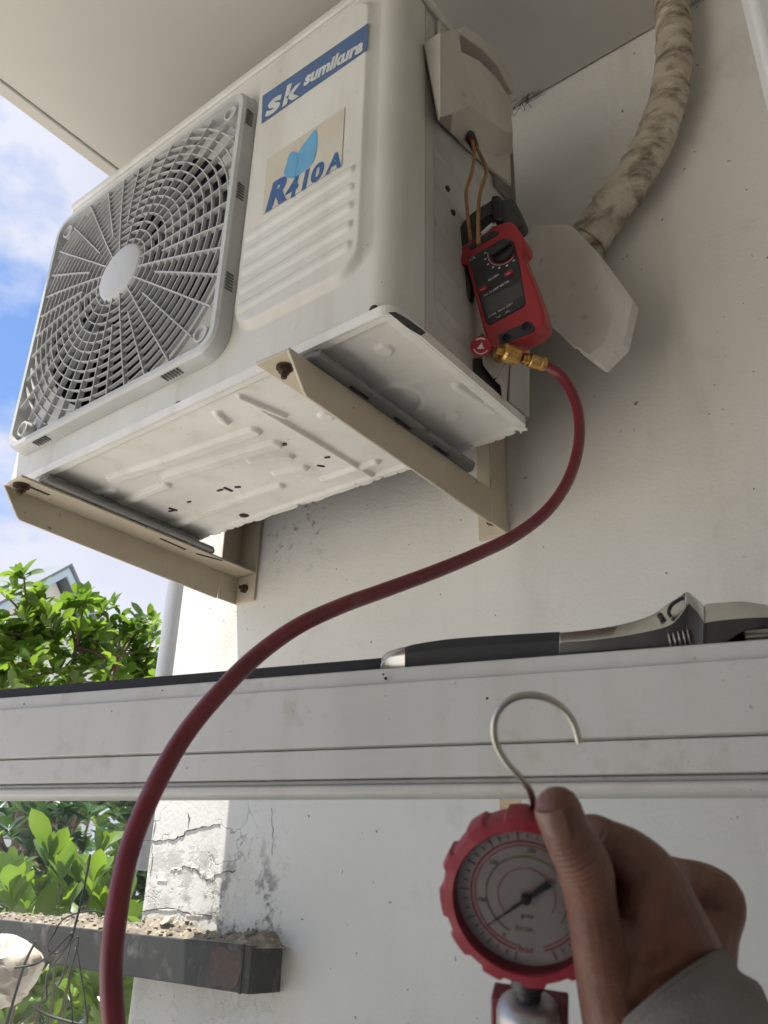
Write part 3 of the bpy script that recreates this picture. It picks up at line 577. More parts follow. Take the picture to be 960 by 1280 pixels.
# terminal cover on the side
YZ = lambda l_, x: [V(x, a, c) for a, c in l_]
b = MB(); b.prism(YZ([(.094,.598),(.0925,.402),(.106,.392),(.152,.399),(.24,.415),(.295,.43),(.30,.598)], .0), V(.007, 0, 0)); cover = b.build('terminal_cover', COVP, ac, bevel=.004, seg=3)
HP = lambda l_, x: [hit(*p, 0, x) for p in l_]
b = MB(); b.prism(HP([(576,35),(581,32),(600,44),(619,61),(633,82),(641,100),(642,116),(639,114),(623,83),(604,62),(576,42)], .036), V(-.034, 0, 0)); b.build('hood', COVP, cover, bevel=.002, seg=3)
A = HP([(550,40),(574,36),(577,64),(600,76),(621,97),(638,124),(641,166),(632,164),(605,145),(587,131),(566,141),(550,147)], .032)
B = [V(.003, p[1], p[2]) for p in A]
for i, q in zip(range(6, 12), ((641,192),(622,200),(600,193),(578,179),(562,166),(547,151))): B[i] = hit(*q, 0, .004)
b = MB(); b.loft(A, B); b.build('cover_bulge', COVP, cover, bevel=.011, seg=5)
b = MB()
for k in range(26):
    y0 = .246+k*.0026; b.box((.0015, y0, .395+.0*k), (.0035, y0+.0012, .53))
tag(b.build('coil_fins', FIN, ac), kind='stuff')
b = MB(); b.tube([hit(587,170,0,.012), hit(591,178,0,.02), hit(594,186,0,.022)], [.008, .007, .006], 10); b.build('wire_outlet', RUST, cover, smooth=40)
# valve recess and folded plates below the meter
b = MB(); b.prism([hit(*p, 0, .0005) for p in ((592,448),(634,455),(633,502),(622,494),(606,478),(592,468))], V(.0015, 0, 0)); b.build('valve_recess', DARK, ac)
b = MB(); b.prism([hit(*p, 0, .006) for p in ((602,436),(636,440),(626,468),(616,474),(603,456))], V(.003, 0, 0)); b.build('valve_plate', SIDEP, ac, bevel=.001)
b = MB(); b.prism([hit(*p, 0, .008) for p in ((618,476),(636,444),(632,500),(627,498),(625,482))], V(.002, 0, 0)); b.build('valve_plate', SIDEP, ac, bevel=.0008)
b = MB(); b.prism([hit(*p, 0, .002) for p in ((636,440),(660,430),(659,522),(634,502))], V(.0035, 0, 0)); b.build('corner_post', SIDEP, ac, bevel=.001)
b = MB(); P0 = hit(670, 419, 0, .062); P1 = hit(640, 440, 0, .03)
b.tube([V(.002, P1[1]-.005, P1[2]), P1, P0], [.011, .011, .010], 14); b.build('service_valve', BRASS, ac, smooth=40)
b = MB(); b.lathe(P0, nrm(P0-P1), [(.0125, -.004), (.0125, .014), (.010, .017), (0, .017)], 6); b.build('valve_nut', BRASS, ac)

# mounting feet (part of the unit) resting on the brackets
for x0, x1 in ((-.168, -.092), (-.712, -.644)):
    b = MB(); pts = [(x0, -.012), (x1, -.012), (x1, .325), (x1-.012, .338), (x0+.012, .338), (x0, .325)]
    b.prism([(x, y_, -.0245) for x, y_ in pts], (0, 0, .007)); b.box((x0+.018, .0, -.0176), (x1-.018, .305, -.0012)); ft = b.build('foot_rail', SLATE, ac, bevel=.003)
    for yy in (.06, .15, .24):
        b = MB(); b.box((x1-.016, yy, -.0256), (x1-.012, yy+.035, -.0242)); b.build('slot', DARK, ft)

# ------------------------------------------------------------------ wall brackets
def bracket(label, xv, side, x_in):
    root = thing('wall_bracket', (xv, WY, -.08), label, 'bracket', 'wall brackets under the air conditioner'); T = .004; zt = -.0252; zb = -.0735
    th = T*side
    yb = WY-.003
    zend = -.082
    b = MB(); b.prism([(xv, -.044, zt), (xv, -.044, zt-.004), (xv, -.014, zb+.004), (xv, -.008, zb), (xv, yb-.05, zend-.001), (xv, yb-.045, zt)], (th, 0, 0)); arm = b.build('arm_web', TAN, root, bevel=.001)
    b = MB(); b.prism([(xv+th, -.0435, zt-T), (x_in, -.0455, zt-T), (x_in, yb-.006, zt-T), (xv+th, yb-.006, zt-T)], (0, 0, T)); fl = b.build('arm_flange', TAN, root, bevel=.001)
    b = MB(); b.box((min(xv, x_in), WY-.006, zend), (max(xv, x_in), WY-.001, .30)); b.build('wall_flange', TAN, root, bevel=.001)
    b = MB(); b.box((min(xv, xv+th)-(.002 if side > 0 else -.002)*0+.0002, WY-.05, zend+.0004), (max(xv, xv+th)-.0002, WY-.0062, .30)); b.build('wall_web', TAN, root, bevel=.001)
    return root, fl
r2, f2 = bracket('tan steel bracket nearer the red clamp meter with a single bolt at its tip', -.1105, -1, -.163)
r1, f1 = bracket('tan steel bracket at the far left end of the unit with long slots', -.7095, 1, -.657)
# small slots and the bolts that hold the unit's feet
ZF = -.0294
def zslot(par, p, q_, wd, m=DARK):
    a, c = hit(*p, 2, ZF), hit(*q_, 2, ZF); d = nrm(c-a); s = np.cross(V(0, 0, 1), d)*wd; b = MB(); b.prism([a-s, c-s, c+s, a+s], V(0, 0, .001)+V(0, 0, -.0008)*0); return b.build('slot', m, par)
zslot(f1, (200,673), (232,687), .0028); zslot(f1, (245,692), (278,701), .003); zslot(f1, (38,609), (62,619), .003)
def bolt(px, py, par, big):
    c = hit(px, py, 2, ZF-.0002); b = MB(); b.lathe(c, V(0, 0, -1), [(.013*big, 0), (.013*big, .002)], 22); o = b.build('washer', RUST, par, smooth=35)
    b = MB(); b.lathe(c+V(0, 0, -.002), V(0, 0, -1), [(.009*big, 0), (.009*big, .006), (.005*big, .0065), (.005*big, .013), (0, .0135)], 6); return b.build('bolt', RUST, par)
bolt(27, 607, f1, 1.0); bolt(356, 459, f2, .8)
for z in (.16, -.055):
    for rt, x in ((r2, -.137), (r1, -.683)):
        b = MB(); b.lathe(V(x, WY-.006, z), V(0, -1, 0), [(.009, 0), (.009, .005), (.004, .006), (.004, .014), (0, .015)], 6); b.build('anchor_bolt', RUST, rt)

# ------------------------------------------------------------------ insulated pipe, valve cover plate
pc = cr_([hit(690,372,1,.405), hit(712,340,1,.405), hit(726,316,1,.405), hit(738,296,1,.405), hit(762,262,1,.403), hit(798,214,1,.402), hit(824,160,1,.402), hit(838,112,1,.403), hit(843,60,1,.404), hit(840,15,1,.404), hit(836,-40,1,.404)], 24)
nn = len(pc); cum = 0
def prf(i, a):
    t = i*.034+a/(2*math.pi)*.8                             # spiral overlap of the tape
    k = (t*1.25) % 1
    w_ = noise.noise(Vector((pc[i][0]*70+math.cos(a)*1.3, pc[i][2]*70, math.sin(a)*1.3)))
    w2 = noise.noise(Vector((pc[i][0]*150+math.cos(a)*2.2, pc[i][2]*150, math.sin(a)*2.2+i*.12)))
    return 1+.10*(1-k)+.06*w_+.045*w2
b = MB(); b.tube(pc, [.034-.0085*i/nn for i in range(nn)], 28, rf=prf)
tag(b.build('insulated_pipe', TAPE, smooth=40), 'thick pipe wrapped in dirty tan tape curving up to the ceiling', 'pipe')
PY = .345
pp = [hit(*p, 1, PY) for p in ((640,292),(652,287),(712,284.5),(722,289),(750,319),(786,368),(791,378),(779,430),(753,457),(748,456),(722,436),(718,431),(680,398),(640,398))]
b = MB(); inn = [p+(V(.07, 0, .25)-p)*0.0 for p in pp]; cen = sum(pp)/len(pp)
front = [p+(cen-p)*.0 for p in pp]; A = [p+V(0, 0, 0) for p in pp]
def insetpts(k): return [V(*(p+(cen-p)*k)) for p in pp]
A0 = insetpts(.0); A1 = insetpts(.02)
sk_ = [V(p[0], PY-.012, p[2]) for p in A1]
sk_[5] += V(-.014, 0, -.002); sk_[6] += V(-.018, 0, 0); sk_[7] += V(-.018, 0, .004); sk_[8] += V(-.010, 0, .014); sk_[9] += V(-.006, 0, .010)
b.loft([V(p[0], PY+.02, p[2]) for p in A0], [V(p[0], PY, p[2]) for p in A0], caps=False); b.loft([V(p[0], PY, p[2]) for p in A0], sk_, caps=False); b.add(sk_, [tuple(range(len(sk_)))])
plate = tag(b.build('valve_cover', PLATEP, bevel=.007, seg=4), 'loose grey plastic valve cover plate hanging beside the red clamp meter', 'cover')
b = MB(); P_ = [hit(*p, 1, PY-.0135) for p in ((676,392),(680,391),(721,432),(717,434))]; b.prism(P_, V(0, .006, 0)); b.build('cover_flange', PLATEP, plate, bevel=.001)

# orange wires from the terminal cover into the jaw
def cable(name, pts, r, m, label, cat, n=8, k=8): b = MB(); b.tube(cr_(pts, k), r, n); return tag(b.build(name, m, smooth=60), label, cat)
cable('orange_wire', [hit(590,176,0,.022), hit(593,192,0,.03), hit(590,215,0,.035), hit(583,238,0,.035), hit(584,262,0,.033), hit(588,300,0,.028)], .0025, ORANGE, 'left orange wire running from the terminal cover into the clamp jaw', 'wire')
cable('orange_wire', [hit(594,180,0,.022), hit(601,195,0,.034), hit(608,214,0,.042), hit(601,238,0,.047), hit(598,262,0,.052), hit(598,305,0,.05)], .0027, ORANGE, 'right orange wire passing in front of the black jaw into the clamp meter', 'wire')

# ------------------------------------------------------------------ clamp meter
D0 = 1.115; MO = at(628, 352, D0); pm = D0/FPX
mex = nrm(RT*74+UP*38-FW*30); mey = RT*-34+UP*112+FW*58; mey = nrm(mey-mex*(mey@mex)); mez = nrm(np.cross(mex, mey))
if mez@FW > 0: mez = -mez
z4 = lambda x, y_: (520+x/3.4286, 220+y_/3.4286)
meter = thing('clamp_meter', tuple(MO), 'red and black clamp meter hanging from its jaw on the orange wires', 'meter')
def mpoly(pts, off, th, name, m, par, bevel=0, seg=2, z=True, smooth=None):
    N = mez; b = MB(); b.prism([phit(*(z4(*p) if z else p), MO+N*off, N) for p in pts], -N*th); return b.build(name, m, par, bevel=bevel, seg=seg, smooth=smooth)
jaw = cr_([V(*p, 0) for p in ((176,350),(168,300),(180,235),(215,180),(262,140),(318,105),(325,86),(355,84),(372,102),(395,94),(418,100),(440,145),(458,190),(452,215),(420,235),(385,225),(360,175),(325,160),(285,185),(250,220),(232,262),(225,330),(200,360))], 3)
mpoly([tuple(p[:2]) for p in jaw[:-1]], -.006, .022, 'clamp_jaw', BLACK, meter, .004)
mpoly([(318,100),(365,90),(372,190),(330,190)], -.002, .026, 'jaw_joint', BLACK, meter, .003)
mpoly([(196,385),(222,395),(240,460),(232,530),(190,530),(168,500),(172,455)], -.008, .016, 'jaw_trigger', BLACK, meter, .004)
body = mpoly([(168,345),(180,322),(210,290),(300,240),(330,212),(400,190),(425,205),(466,270),(464,300),(446,312),(470,375),(497,440),(522,505),(540,560),(550,600),(545,635),(520,658),(380,735),(345,748),(318,735),(298,690),(283,640),(262,560),(240,470),(218,378),(178,380)], 0, .034, 'meter_body', RED, meter, .006, 4)
mpoly([(222,352),(330,290),(398,268),(418,282),(440,360),(470,545),(460,560),(315,638),(300,628)], .0013, .003, 'face_plate', BLACK, meter, .0012)
mpoly([(222,300),(250,280),(330,232),(355,236),(352,250),(235,318),(224,314)], .001, .003, 'top_grip', BLACK, meter, .001)
mpoly([(348,688),(358,675),(480,622),(498,628),(512,652),(505,664),(375,724),(362,722)], .001, .004, 'socket_panel', BLACK, meter, .0015)
for p in ((387,692), (472,645)):
    c = phit(*z4(*p), MO+mez*.001, mez); b = MB(); b.lathe(c, mez, [(.0062, 0), (.0062, .0016), (.0048, .0016), (.0044, -.0005), (0, -.0005)], 20); b.build('socket', RUBBER, meter, smooth=35)
kc = phit(*z4(372,325), MO, mez); b = MB(); b.lathe(kc, mez, [(.0168, 0), (.0168, .0045), (.0155, .006), (0, .006)], 30); knob = b.build('dial_knob', BLACK, meter, smooth=40)
b = MB(); d_ = nrm(mex*.9+mey*.1); b.obox(kc+mez*.009, d_*.0155, np.cross(mez, d_)*.0042, mez*.004); b.build('knob_ridge', BLACK, knob, bevel=.0018)
def marc(c, r, a0, a1, wd, off, m, name, par, ex=mex, ey=mey, ez=mez, n=24):
    vs = []
    for i in range(n+1):
        a = R_(a0+(a1-a0)*i/n); u = ex*math.cos(a)+ey*math.sin(a); vs += [c+u*(r-wd)+ez*off, c+u*(r+wd)+ez*off]
    b = MB(); b.add(vs, [(2*i, 2*i+1, 2*i+3, 2*i+2) for i in range(n)]); return b.build(name, m, par, fix=False)
marc(kc, .0205, 150, 300, .0004, .0017, PRINT, 'dial_line', meter); marc(kc, .0187, 140, 310, .0009, .0016, RED, 'dial_ring', meter)
for p, q_ in (((287,486), 0), ((398,418), 1)):
    c = phit(*z4(*p), MO+mez*.0013, mez); b = MB(); b.obox(c, mex*.0062, mey*.0040, mez*.0022); b.build('button', RED, meter, bevel=.0015)
mpoly([(283,528),(445,452),(462,512),(306,596)], .0017, .001, 'display', LCD, meter, .0006)
def mt(s, p, wd, ht, m=PRINT, off=.0019): return text(s, 'lettering', m, meter, phit(*z4(*p), MO+mez*off, mez), mex, mey, wd, ht, .01)
mt('CE', (232,366), .009, .0042); mt('MAX/MIN', (312,452), .0155, .0036); mt('AC CLAMP METER', (292,518), .038, .0036); mt('HOLD', (276,494), .0068, .002, off=.0038); mt('REL', (389,424), .0055, .002, off=.0038)
mt('COM  MAX 600V', (312,608), .036, .003); mt('V  A', (345,612), .02, .0026)
for a in (150, 172, 195, 218, 240, 265, 290):
    u = mex*math.cos(R_(a))+mey*math.sin(R_(a)); c = kc+u*.0245+mez*.0017; b = MB(); b.obox(c, mex*.0016, mey*.0011, mez*.0001); b.build('dial_mark', PRINT, meter)
b = MB(); b.tube([phit(*z4(282,248), MO+mez*.002, mez), phit(*z4(330,206), MO+mez*.002, mez)], .0028, 8); b.build('jaw_lever', PLATEP, meter)

# ------------------------------------------------------------------ red tag, hose
TC = at(601, 433, 1.07); tn = nrm(CP-TC+V(.1, 0, 0)); b = MB(); b.lathe(TC, tn, [(.0132, -.004), (.0132, 0), (.0125, .0008), (0, .0008)], 32)
rt = tag(b.build('valve_tag', RED, smooth=35), 'small round red tag with a white triangle hanging under the clamp meter', 'tag')
tex_ = nrm(np.cross(V(0, 0, 1), tn)); tey = np.cross(tn, tex_)
b = MB(); b.prism([TC+tn*.001+tex_*x+tey*y_ for x, y_ in ((-.005, -.003), (.004, -.003), (.001, .005))], tn*.0002); b.build('triangle_print', PRINT, rt)
marc(TC, .0092, 200, 330, .0007, .0012, PRINT, 'ring_print', rt, tex_, tey, tn); marc(TC, .0098, 60, 130, .0010, .0012, PRINT, 'ring_print', rt, tex_, tey, tn, 10)
# hose: every point a place in the room given by sight line and distance
hs = [(681,456,1.10),(704,473,1.09),(721,508,1.06),(724,550,1.02),(712,596,.97),(686,636,.92),(646,668,.875),(600,691,.83),(545,714,.785),(480,738,.74),(425,758,.70),(370,784,.665),(318,822,.63),(274,866,.60),(234,914,.575),(203,965,.553),(177,1020,.533),(158,1076,.515),(146,1140,.498),(139,1210,.483),(143,1290,.470),(152,1360,.46)]
hp = cr_([at(*p) for p in hs], 7); b = MB(); b.tube(hp, .0066, 18); hose = tag(b.build('charging_hose', HOSE, smooth=60), 'dark red refrigerant charging hose looping from the brass fitting down in front of the rail', 'hose')
d0 = nrm(at(681,456,1.10)-at(629,440,1.075)); q0 = at(629, 440, 1.075); Lc = np.linalg.norm(at(681,456,1.10)-q0)
b = MB(); b.lathe(q0+d0*Lc*.60, d0, [(.0078, 0), (.0088, .001), (.0088, .0165), (.0096, .017), (.0096, .0235), (.0080, .024), (.006, .024)], 24); b.build('ferrule', BRASS, hose, smooth=35)
b = MB(); b.lathe(q0+d0*Lc*.44, d0, [(.0062, 0), (.0062, .004), (.0078, .004), (.0078, .0075), (.0058, .0075), (.0058, .011)], 20); b.build('swivel', BRASS, hose, smooth=35)
b = MB(); b.lathe(q0-d0*.002, d0, [(.009, 0), (.0118, .003), (.0122, .006), (.0122, .0205), (.0110, .023), (.0080, .0235)], 40, rf=lambda a, r: 1+.03*(math.sin(a*20) > 0)); b.build('knurled_nut', BRASS, hose, smooth=20)
b = MB(); b.tube([q0-d0*.012, q0+d0*.003], .0055, 14); b.build('valve_stub', BRASS, hose, smooth=40)

# ------------------------------------------------------------------ adjustable wrench lying on the rail
wr = thing('adjustable_wrench', tuple(wp(-.14, ZT+.005, .012)), 'adjustable wrench with black grip and chrome head lying along the top of the rail', 'wrench')
def wq(px, py, n): return phit(px, py, wp(0, 0, n), WN)
def wstrip(top, rid, bot, name, m, par, n0=.008, n1=.0, n2=.006, nb=.024, smooth=50):
    rows = [[wq(x, y_, nb) for x, y_ in top], [wq(x, y_, n0) for x, y_ in top], [wq(x, y_, n1) for x, y_ in rid], [wq(x, y_, n2) for x, y_ in bot], [wq(x, y_, nb) for x, y_ in bot]]
    b = MB(); k = len(top); b.add([p for r in rows for p in r], [(r*k+i, r*k+i+1, (r+1)*k+i+1, (r+1)*k+i) for r in range(4) for i in range(k-1)]+[(4*k+i, 4*k+i+1, i+1, i) for i in range(k-1)]+[tuple(r*k for r in range(5))[::-1], tuple(r*k+k-1 for r in range(5))])
    o = b.build(name, m, par, bevel=.0007, smooth=smooth)
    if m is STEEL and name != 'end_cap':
        o.data.materials.append(STEEL_SHADE)
        for f in range(2*(k-1), 4*(k-1)): o.data.polygons[f].material_index = 1  # shade of the lower faces put into a darker steel colour
    return o
def dens(l_, k=4): return [tuple(p[:2]) for p in cr_([V(*p, 0) for p in l_], k)]
grip = wstrip(dens([(506,809),(520,805),(560,799),(610,795),(660,792),(696,790),(700,791)]), dens([(506,816),(520,815),(560,810),(610,806),(660,803),(696,801),(700,802)]), dens([(506,834),(520,834),(560,831),(610,828),(660,825),(696,822),(700,822)]), 'grip', RUBBER, wr, .010, .004, .008, .026)
wstrip([(476,829),(478,821),(484,815),(496,811),(507,808)], [(476,831),(479,826),(486,821),(496,819),(507,817)], [(476,838),(480,838),(488,837),(496,836),(507,835)], 'end_cap', STEEL, wr, .011, .005, .009, .025)
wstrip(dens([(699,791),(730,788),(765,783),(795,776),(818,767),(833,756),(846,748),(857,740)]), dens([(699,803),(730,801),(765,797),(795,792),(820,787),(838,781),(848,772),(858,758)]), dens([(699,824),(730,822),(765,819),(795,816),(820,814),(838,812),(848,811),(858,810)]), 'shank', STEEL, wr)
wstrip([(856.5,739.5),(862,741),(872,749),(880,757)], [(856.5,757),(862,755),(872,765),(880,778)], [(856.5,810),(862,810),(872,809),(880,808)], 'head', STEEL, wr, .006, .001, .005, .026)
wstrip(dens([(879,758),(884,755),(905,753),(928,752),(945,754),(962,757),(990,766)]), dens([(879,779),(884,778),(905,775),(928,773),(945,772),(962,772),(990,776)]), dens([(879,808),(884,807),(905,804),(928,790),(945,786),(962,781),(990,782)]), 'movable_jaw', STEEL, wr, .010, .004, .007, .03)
b = MB(); c = wq(845, 766, .0025); b.obox(c, WH*.0001, WN*.0001, V(0, 0, .0001))
carc = [wq(*p, -.0006) for p in dens([(855,747),(847,751),(839,757),(836,766),(839,771)], 4)]
b = MB(); b.tube(carc, .0013, 8); b.build('jaw_slot', DARK, wr)
b = MB(); b.lathe(wq(826, 771, .0035), -WN, [(.0022, 0), (.0022, .0028), (.0015, .0034), (0, .0034)], 16); b.build('pivot_pin', RUST, wr, smooth=40)
kn = [wq(*p, .006) for p in ((838,800),(862,796))]
for k in range(5): b = MB(); c = kn[0]+(kn[1]-kn[0])*k/4; b.lathe(c, nrm(kn[1]-kn[0]), [(.0055, -.0009), (.0063, -.0003), (.0063, .0003), (.0055, .0009)], 20); b.build('worm_ridge', STEEL, wr, smooth=40)
b = MB(); b.lathe(wq(930, 792, .02), nrm(wq(985, 787, .02)-wq(930, 792, .02)), [(.006, 0), (.0068, .001), (.0068, .032), (.006, .033)], 36, rf=lambda a, r: 1+.05*(math.sin(a*18) > 0)); tag(b.build('knurled_sleeve', WIREM, smooth=20), 'short knurled steel sleeve lying behind the wrench jaw at the right', 'tool')

# ------------------------------------------------------------------ pressure gauge with hook
GD = .338; GC = at(657, 1127, GD); gR = 109.5*GD/FPX
gn = nrm(-FW*math.cos(R_(15))-RT*math.sin(R_(15))-UP*.04); gex = nrm(np.cross(UP, gn)); gey = np.cross(gn, gex)
gauge = thing('pressure_gauge', tuple(GC), 'round pressure gauge in a red scalloped case with a steel hook above it', 'gauge')
lug = lambda a, r: 1+(.035 if (a*12/(2*math.pi) % 1) < .5 else -.015)*(1 if r > gR*.9 else 0)
def glathe(prof, n=96, rf=None):
    vs = []; fs = []; m_ = len(prof); b = MB()
    for r, h in prof:
        for k in range(n):
            a = 2*math.pi*k/n; q_ = max(r, 1e-5)*(rf(a, r) if rf else 1); vs.append(GC+gn*h+(gex*math.cos(a)+gey*math.sin(a))*q_)
    for i in range(m_-1):
        for k in range(n): fs.append((i*n+k, i*n+(k+1) % n, (i+1)*n+(k+1) % n, (i+1)*n+k))
    return b.add(vs, fs)
b = glathe([(gR*.3, -.018), (gR*.9, -.016), (gR*.97, -.012), (gR*.98, -.002), (gR*.95, .0014), (gR*.835, .0024), (gR*.815, .001), (gR*.81, -.0042)], 144, lug); b.build('rubber_case', RED2, gauge, smooth=35, fix=False)
b = glathe([(gR*.83, -.0045), (gR*.4, -.0045), (0, -.0045)], 64); b.build('dial_face', DIAL, gauge, fix=False)
OG = -.0041
GCf = GC
for r, a0, a1, wd, m_ in ((.645, -100, -440+8, .010, PRINTR), (.60, -100, -432, .006, PRINTR), (.47, -115, -395, .008, PRINTO), (.33, -140, -390, .004, PRINTR)):
    marc(GC, gR*r, a0, a1, gR*wd, OG, m_, 'scale_arc', gauge, gex, gey, gn, 64)
for i in range(37):
    a = R_(-100-9*i); u = gex*math.cos(a)+gey*math.sin(a); v = np.cross(gn, u); l_ = .05 if i % 3 == 0 else .028
    b = MB(); b.obox(GC+u*gR*(.70+l_/2)+gn*OG, u*gR*l_, v*gR*.005, gn*.0001); b.build('scale_tick', PRINTD, gauge)
for i, s in enumerate(('0', '100', '200', '300', '400', '500')):
    a = R_(-118-52*i); u = gex*math.cos(a)+gey*math.sin(a)
    text(s, 'lettering', PRINTD, gauge, GC+u*gR*.545-gex*gR*.03-gey*gR*.025+gn*OG, gex, gey, gR*.03*len(s)+.0004, gR*.05)
text('psi', 'lettering', PRINTD, gauge, GC-gey*gR*.27-gex*gR*.06+gn*OG, gex, gey, gR*.13, gR*.07)
text('bar', 'lettering', PRINTR, gauge, GC-gey*gR*.66-gex*gR*.09+gn*OG, gex, gey, gR*.18, gR*.08)
text('R410A', 'lettering', PRINTO, gauge, GC-gey*gR*.42-gex*gR*.13+gn*OG, gex, gey, gR*.2, gR*.07)
na = nrm(gex*-.77-gey*.62); nv = np.cross(gn, na)
b = MB(); b.prism([GC+gn*-.002+na*gR*.66, GC+gn*-.002+nv*gR*.022, GC+gn*-.002-na*gR*.16+nv*gR*.035, GC+gn*-.002-na*gR*.34+nv*gR*.045, GC+gn*-.002-na*gR*.34-nv*gR*.045, GC+gn*-.002-na*gR*.16-nv*gR*.035, GC+gn*-.002-nv*gR*.022], gn*.0004); b.build('needle', BLACK, gauge)
b = MB(); b.lathe(GC+gn*-.003, gn, [(gR*.06, 0), (gR*.06, .0022), (0, .0026)], 20); b.build('needle_hub', RUST, gauge, smooth=35)
gg = bpy.data.materials.new('gauge_lens'); gg.use_nodes = True; t = gg.node_tree; t.nodes.clear()
o_ = N_(t, 'ShaderNodeOutputMaterial'); a_ = N_(t, 'ShaderNodeBsdfTransparent'); a_.inputs[0].default_value = (.95, .95, .95, 1); c_ = N_(t, 'ShaderNodeBsdfGlossy'); c_.inputs['Roughness'].default_value = .12; f_ = N_(t, 'ShaderNodeFresnel'); f_.inputs[0].default_value = 1.3; x_ = N_(t, 'ShaderNodeMixShader')
t.links.new(f_.outputs[0], x_.inputs[0]); t.links.new(a_.outputs[0], x_.inputs[1]); t.links.new(c_.outputs[0], x_.inputs[2]); t.links.new(x_.outputs[0], o_.inputs[0])
b = glathe([(gR*.835, .0012), (gR*.5, .0018), (0, .002)], 64); b.build('lens', gg, gauge, smooth=60, fix=False)
b = MB(); b.lathe(GC-gey*gR*.96-gn*.008, -gey, [(gR*.2, 0), (gR*.2, gR*.16), (gR*.155, gR*.20), (gR*.155, gR*.38)], 12); b.build('stem_nut', BLACK, gauge, smooth=35)
b = MB(); b.lathe(GC-gey*gR*1.26-gn*.008, -gey, [(gR*.17, 0), (gR*.26, gR*.02), (gR*.34, gR*.08), (gR*.37, gR*.16), (gR*.37, gR*.6)], 28); b.build('union_nut', SATIN, gauge, smooth=35)
mb = GC-gey*gR*1.72-gn*.016
b = MB(); b.obox(mb, gex*gR*.45, gey*gR*.36, gn*.006); b.build('manifold_body', MAROON, gauge, bevel=.001)
b = MB(); b.obox(mb-gey*gR*.7, gex*gR*.45, gey*gR*.33, gn*.011); b.build('manifold_block', SATIN, gauge, bevel=.003)
hk = [(668,1290,.372),(668,1180,.372),(669,1080,.366),(668,1020,.352),(664,992,.342),(653,975,.338),(634,954,.337),(621,932,.337),(617,910,.337),(622,890,.337),(637,875,.337),(659,869,.337),(684,873,.337),(704,886,.337),(717,904,.337),(724,928,.337)]
b = MB(); b.tube(cr_([at(*p) for p in hk], 6), .00145, 12); b.build('hook', WIREM, gauge, smooth=60)

# ------------------------------------------------------------------ the hand and sleeve
person = thing('person', tuple(at(850,1290,.34)), "person's bare hand in a grey long sleeve holding up the red gauge", 'person')
hb = MB()
def chain(l_, n=16, k=6):
    P = [at(x, y_, d) for x, y_, d, r in l_]; R = [r for *_, r in l_]
    pr = cr_([np.append(p, r) for p, r in zip(P, R)], k); pts = [p[:3] for p in pr]; rr_ = [p[3] for p in pr]
    hb.tube(pts, rr_, n); hb.ball(pts[0], rr_[0], n); hb.ball(pts[-1], rr_[-1], n)
chain([(778,1285,.336,.0155),(760,1232,.333,.0122),(748,1180,.3275,.0104),(739,1130,.3205,.0095),(731,1086,.3155,.0103),(711,1047,.313,.0090),(698,1013,.3115,.0086)])      # thumb
chain([(700,1065,.356,.0064),(712,1050,.352,.0068),(738,1040,.342,.0070),(758,1047,.335,.0072),(785,1066,.336,.0098),(811,1096,.339,.0122),(830,1145,.343,.0155),(848,1200,.349,.0186),(850,1240,.351,.0205)])   # index and its hand bone
chain([(792,1085,.343,.0085),(794,1125,.343,.0105),(788,1170,.338,.0135)])
chain([(812,1105,.337,.0118),(806,1135,.337,.0118),(806,1165,.339,.0130)])                         # muscle beside the index bone
chain([(722,1120,.392,.007),(745,1100,.398,.0076),(800,1088,.398,.0088),(845,1100,.388,.0098),(878,1112,.378,.0115),(897,1129,.379,.0122),(880,1165,.374,.0150),(856,1225,.360,.020)])     # middle
chain([(735,1158,.400,.0068),(760,1142,.408,.0074),(815,1135,.408,.0088),(865,1138,.396,.0105),(888,1148,.386,.0112),(866,1195,.372,.017),(852,1240,.360,.02)])   # ring
chain([(755,1205,.398,.006),(775,1190,.406,.0066),(815,1182,.408,.0076),(850,1182,.398,.0090),(866,1188,.388,.0100),(856,1225,.372,.016)])  # little
chain([(772,1215,.337,.0150),(795,1200,.342,.0165),(830,1185,.346,.0180),(846,1205,.350,.0190)])                    # ball of the hand
chain([(800,1235,.343,.0215),(808,1262,.342,.0235),(850,1320,.331,.0245),(920,1410,.310,.026),(985,1490,.29,.028)])        # wrist and forearm
hand = hb.build('hand', SKIN, person, fix=False)
rm = hand.modifiers.new('remesh', 'REMESH'); rm.mode = 'VOXEL'; rm.voxel_size = .0009; rm.use_smooth_shade = True
sm = hand.modifiers.new('smooth', 'SMOOTH'); sm.factor = .5; sm.iterations = 4
ta = at(701, 1020, .3118); nx = nrm(at(698,1013,.3115)-at(711,1047,.313)); nu_ = nrm(CP-ta)*.9-RT*.5; nu_ = nrm(nu_-nx*(nu_@nx)); ns = np.cross(nu_, nx); b = MB()
def nailp(u, v):
    w_ = v*(1-.18*max(0, -u)**2); a_ = w_*.70
    return ta+nx*(u*.0062+.001)+(nu_*math.cos(a_)+ns*math.sin(a_))*(.0093-.0007*abs(u)**3)
b.sheet(nailp, [i/8 for i in range(-8, 9)], [i/8 for i in range(-8, 9)])
nl = b.build('thumbnail', NAIL, person, smooth=60); q_ = nl.modifiers.new('t', 'SOLIDIFY'); q_.thickness = .0006
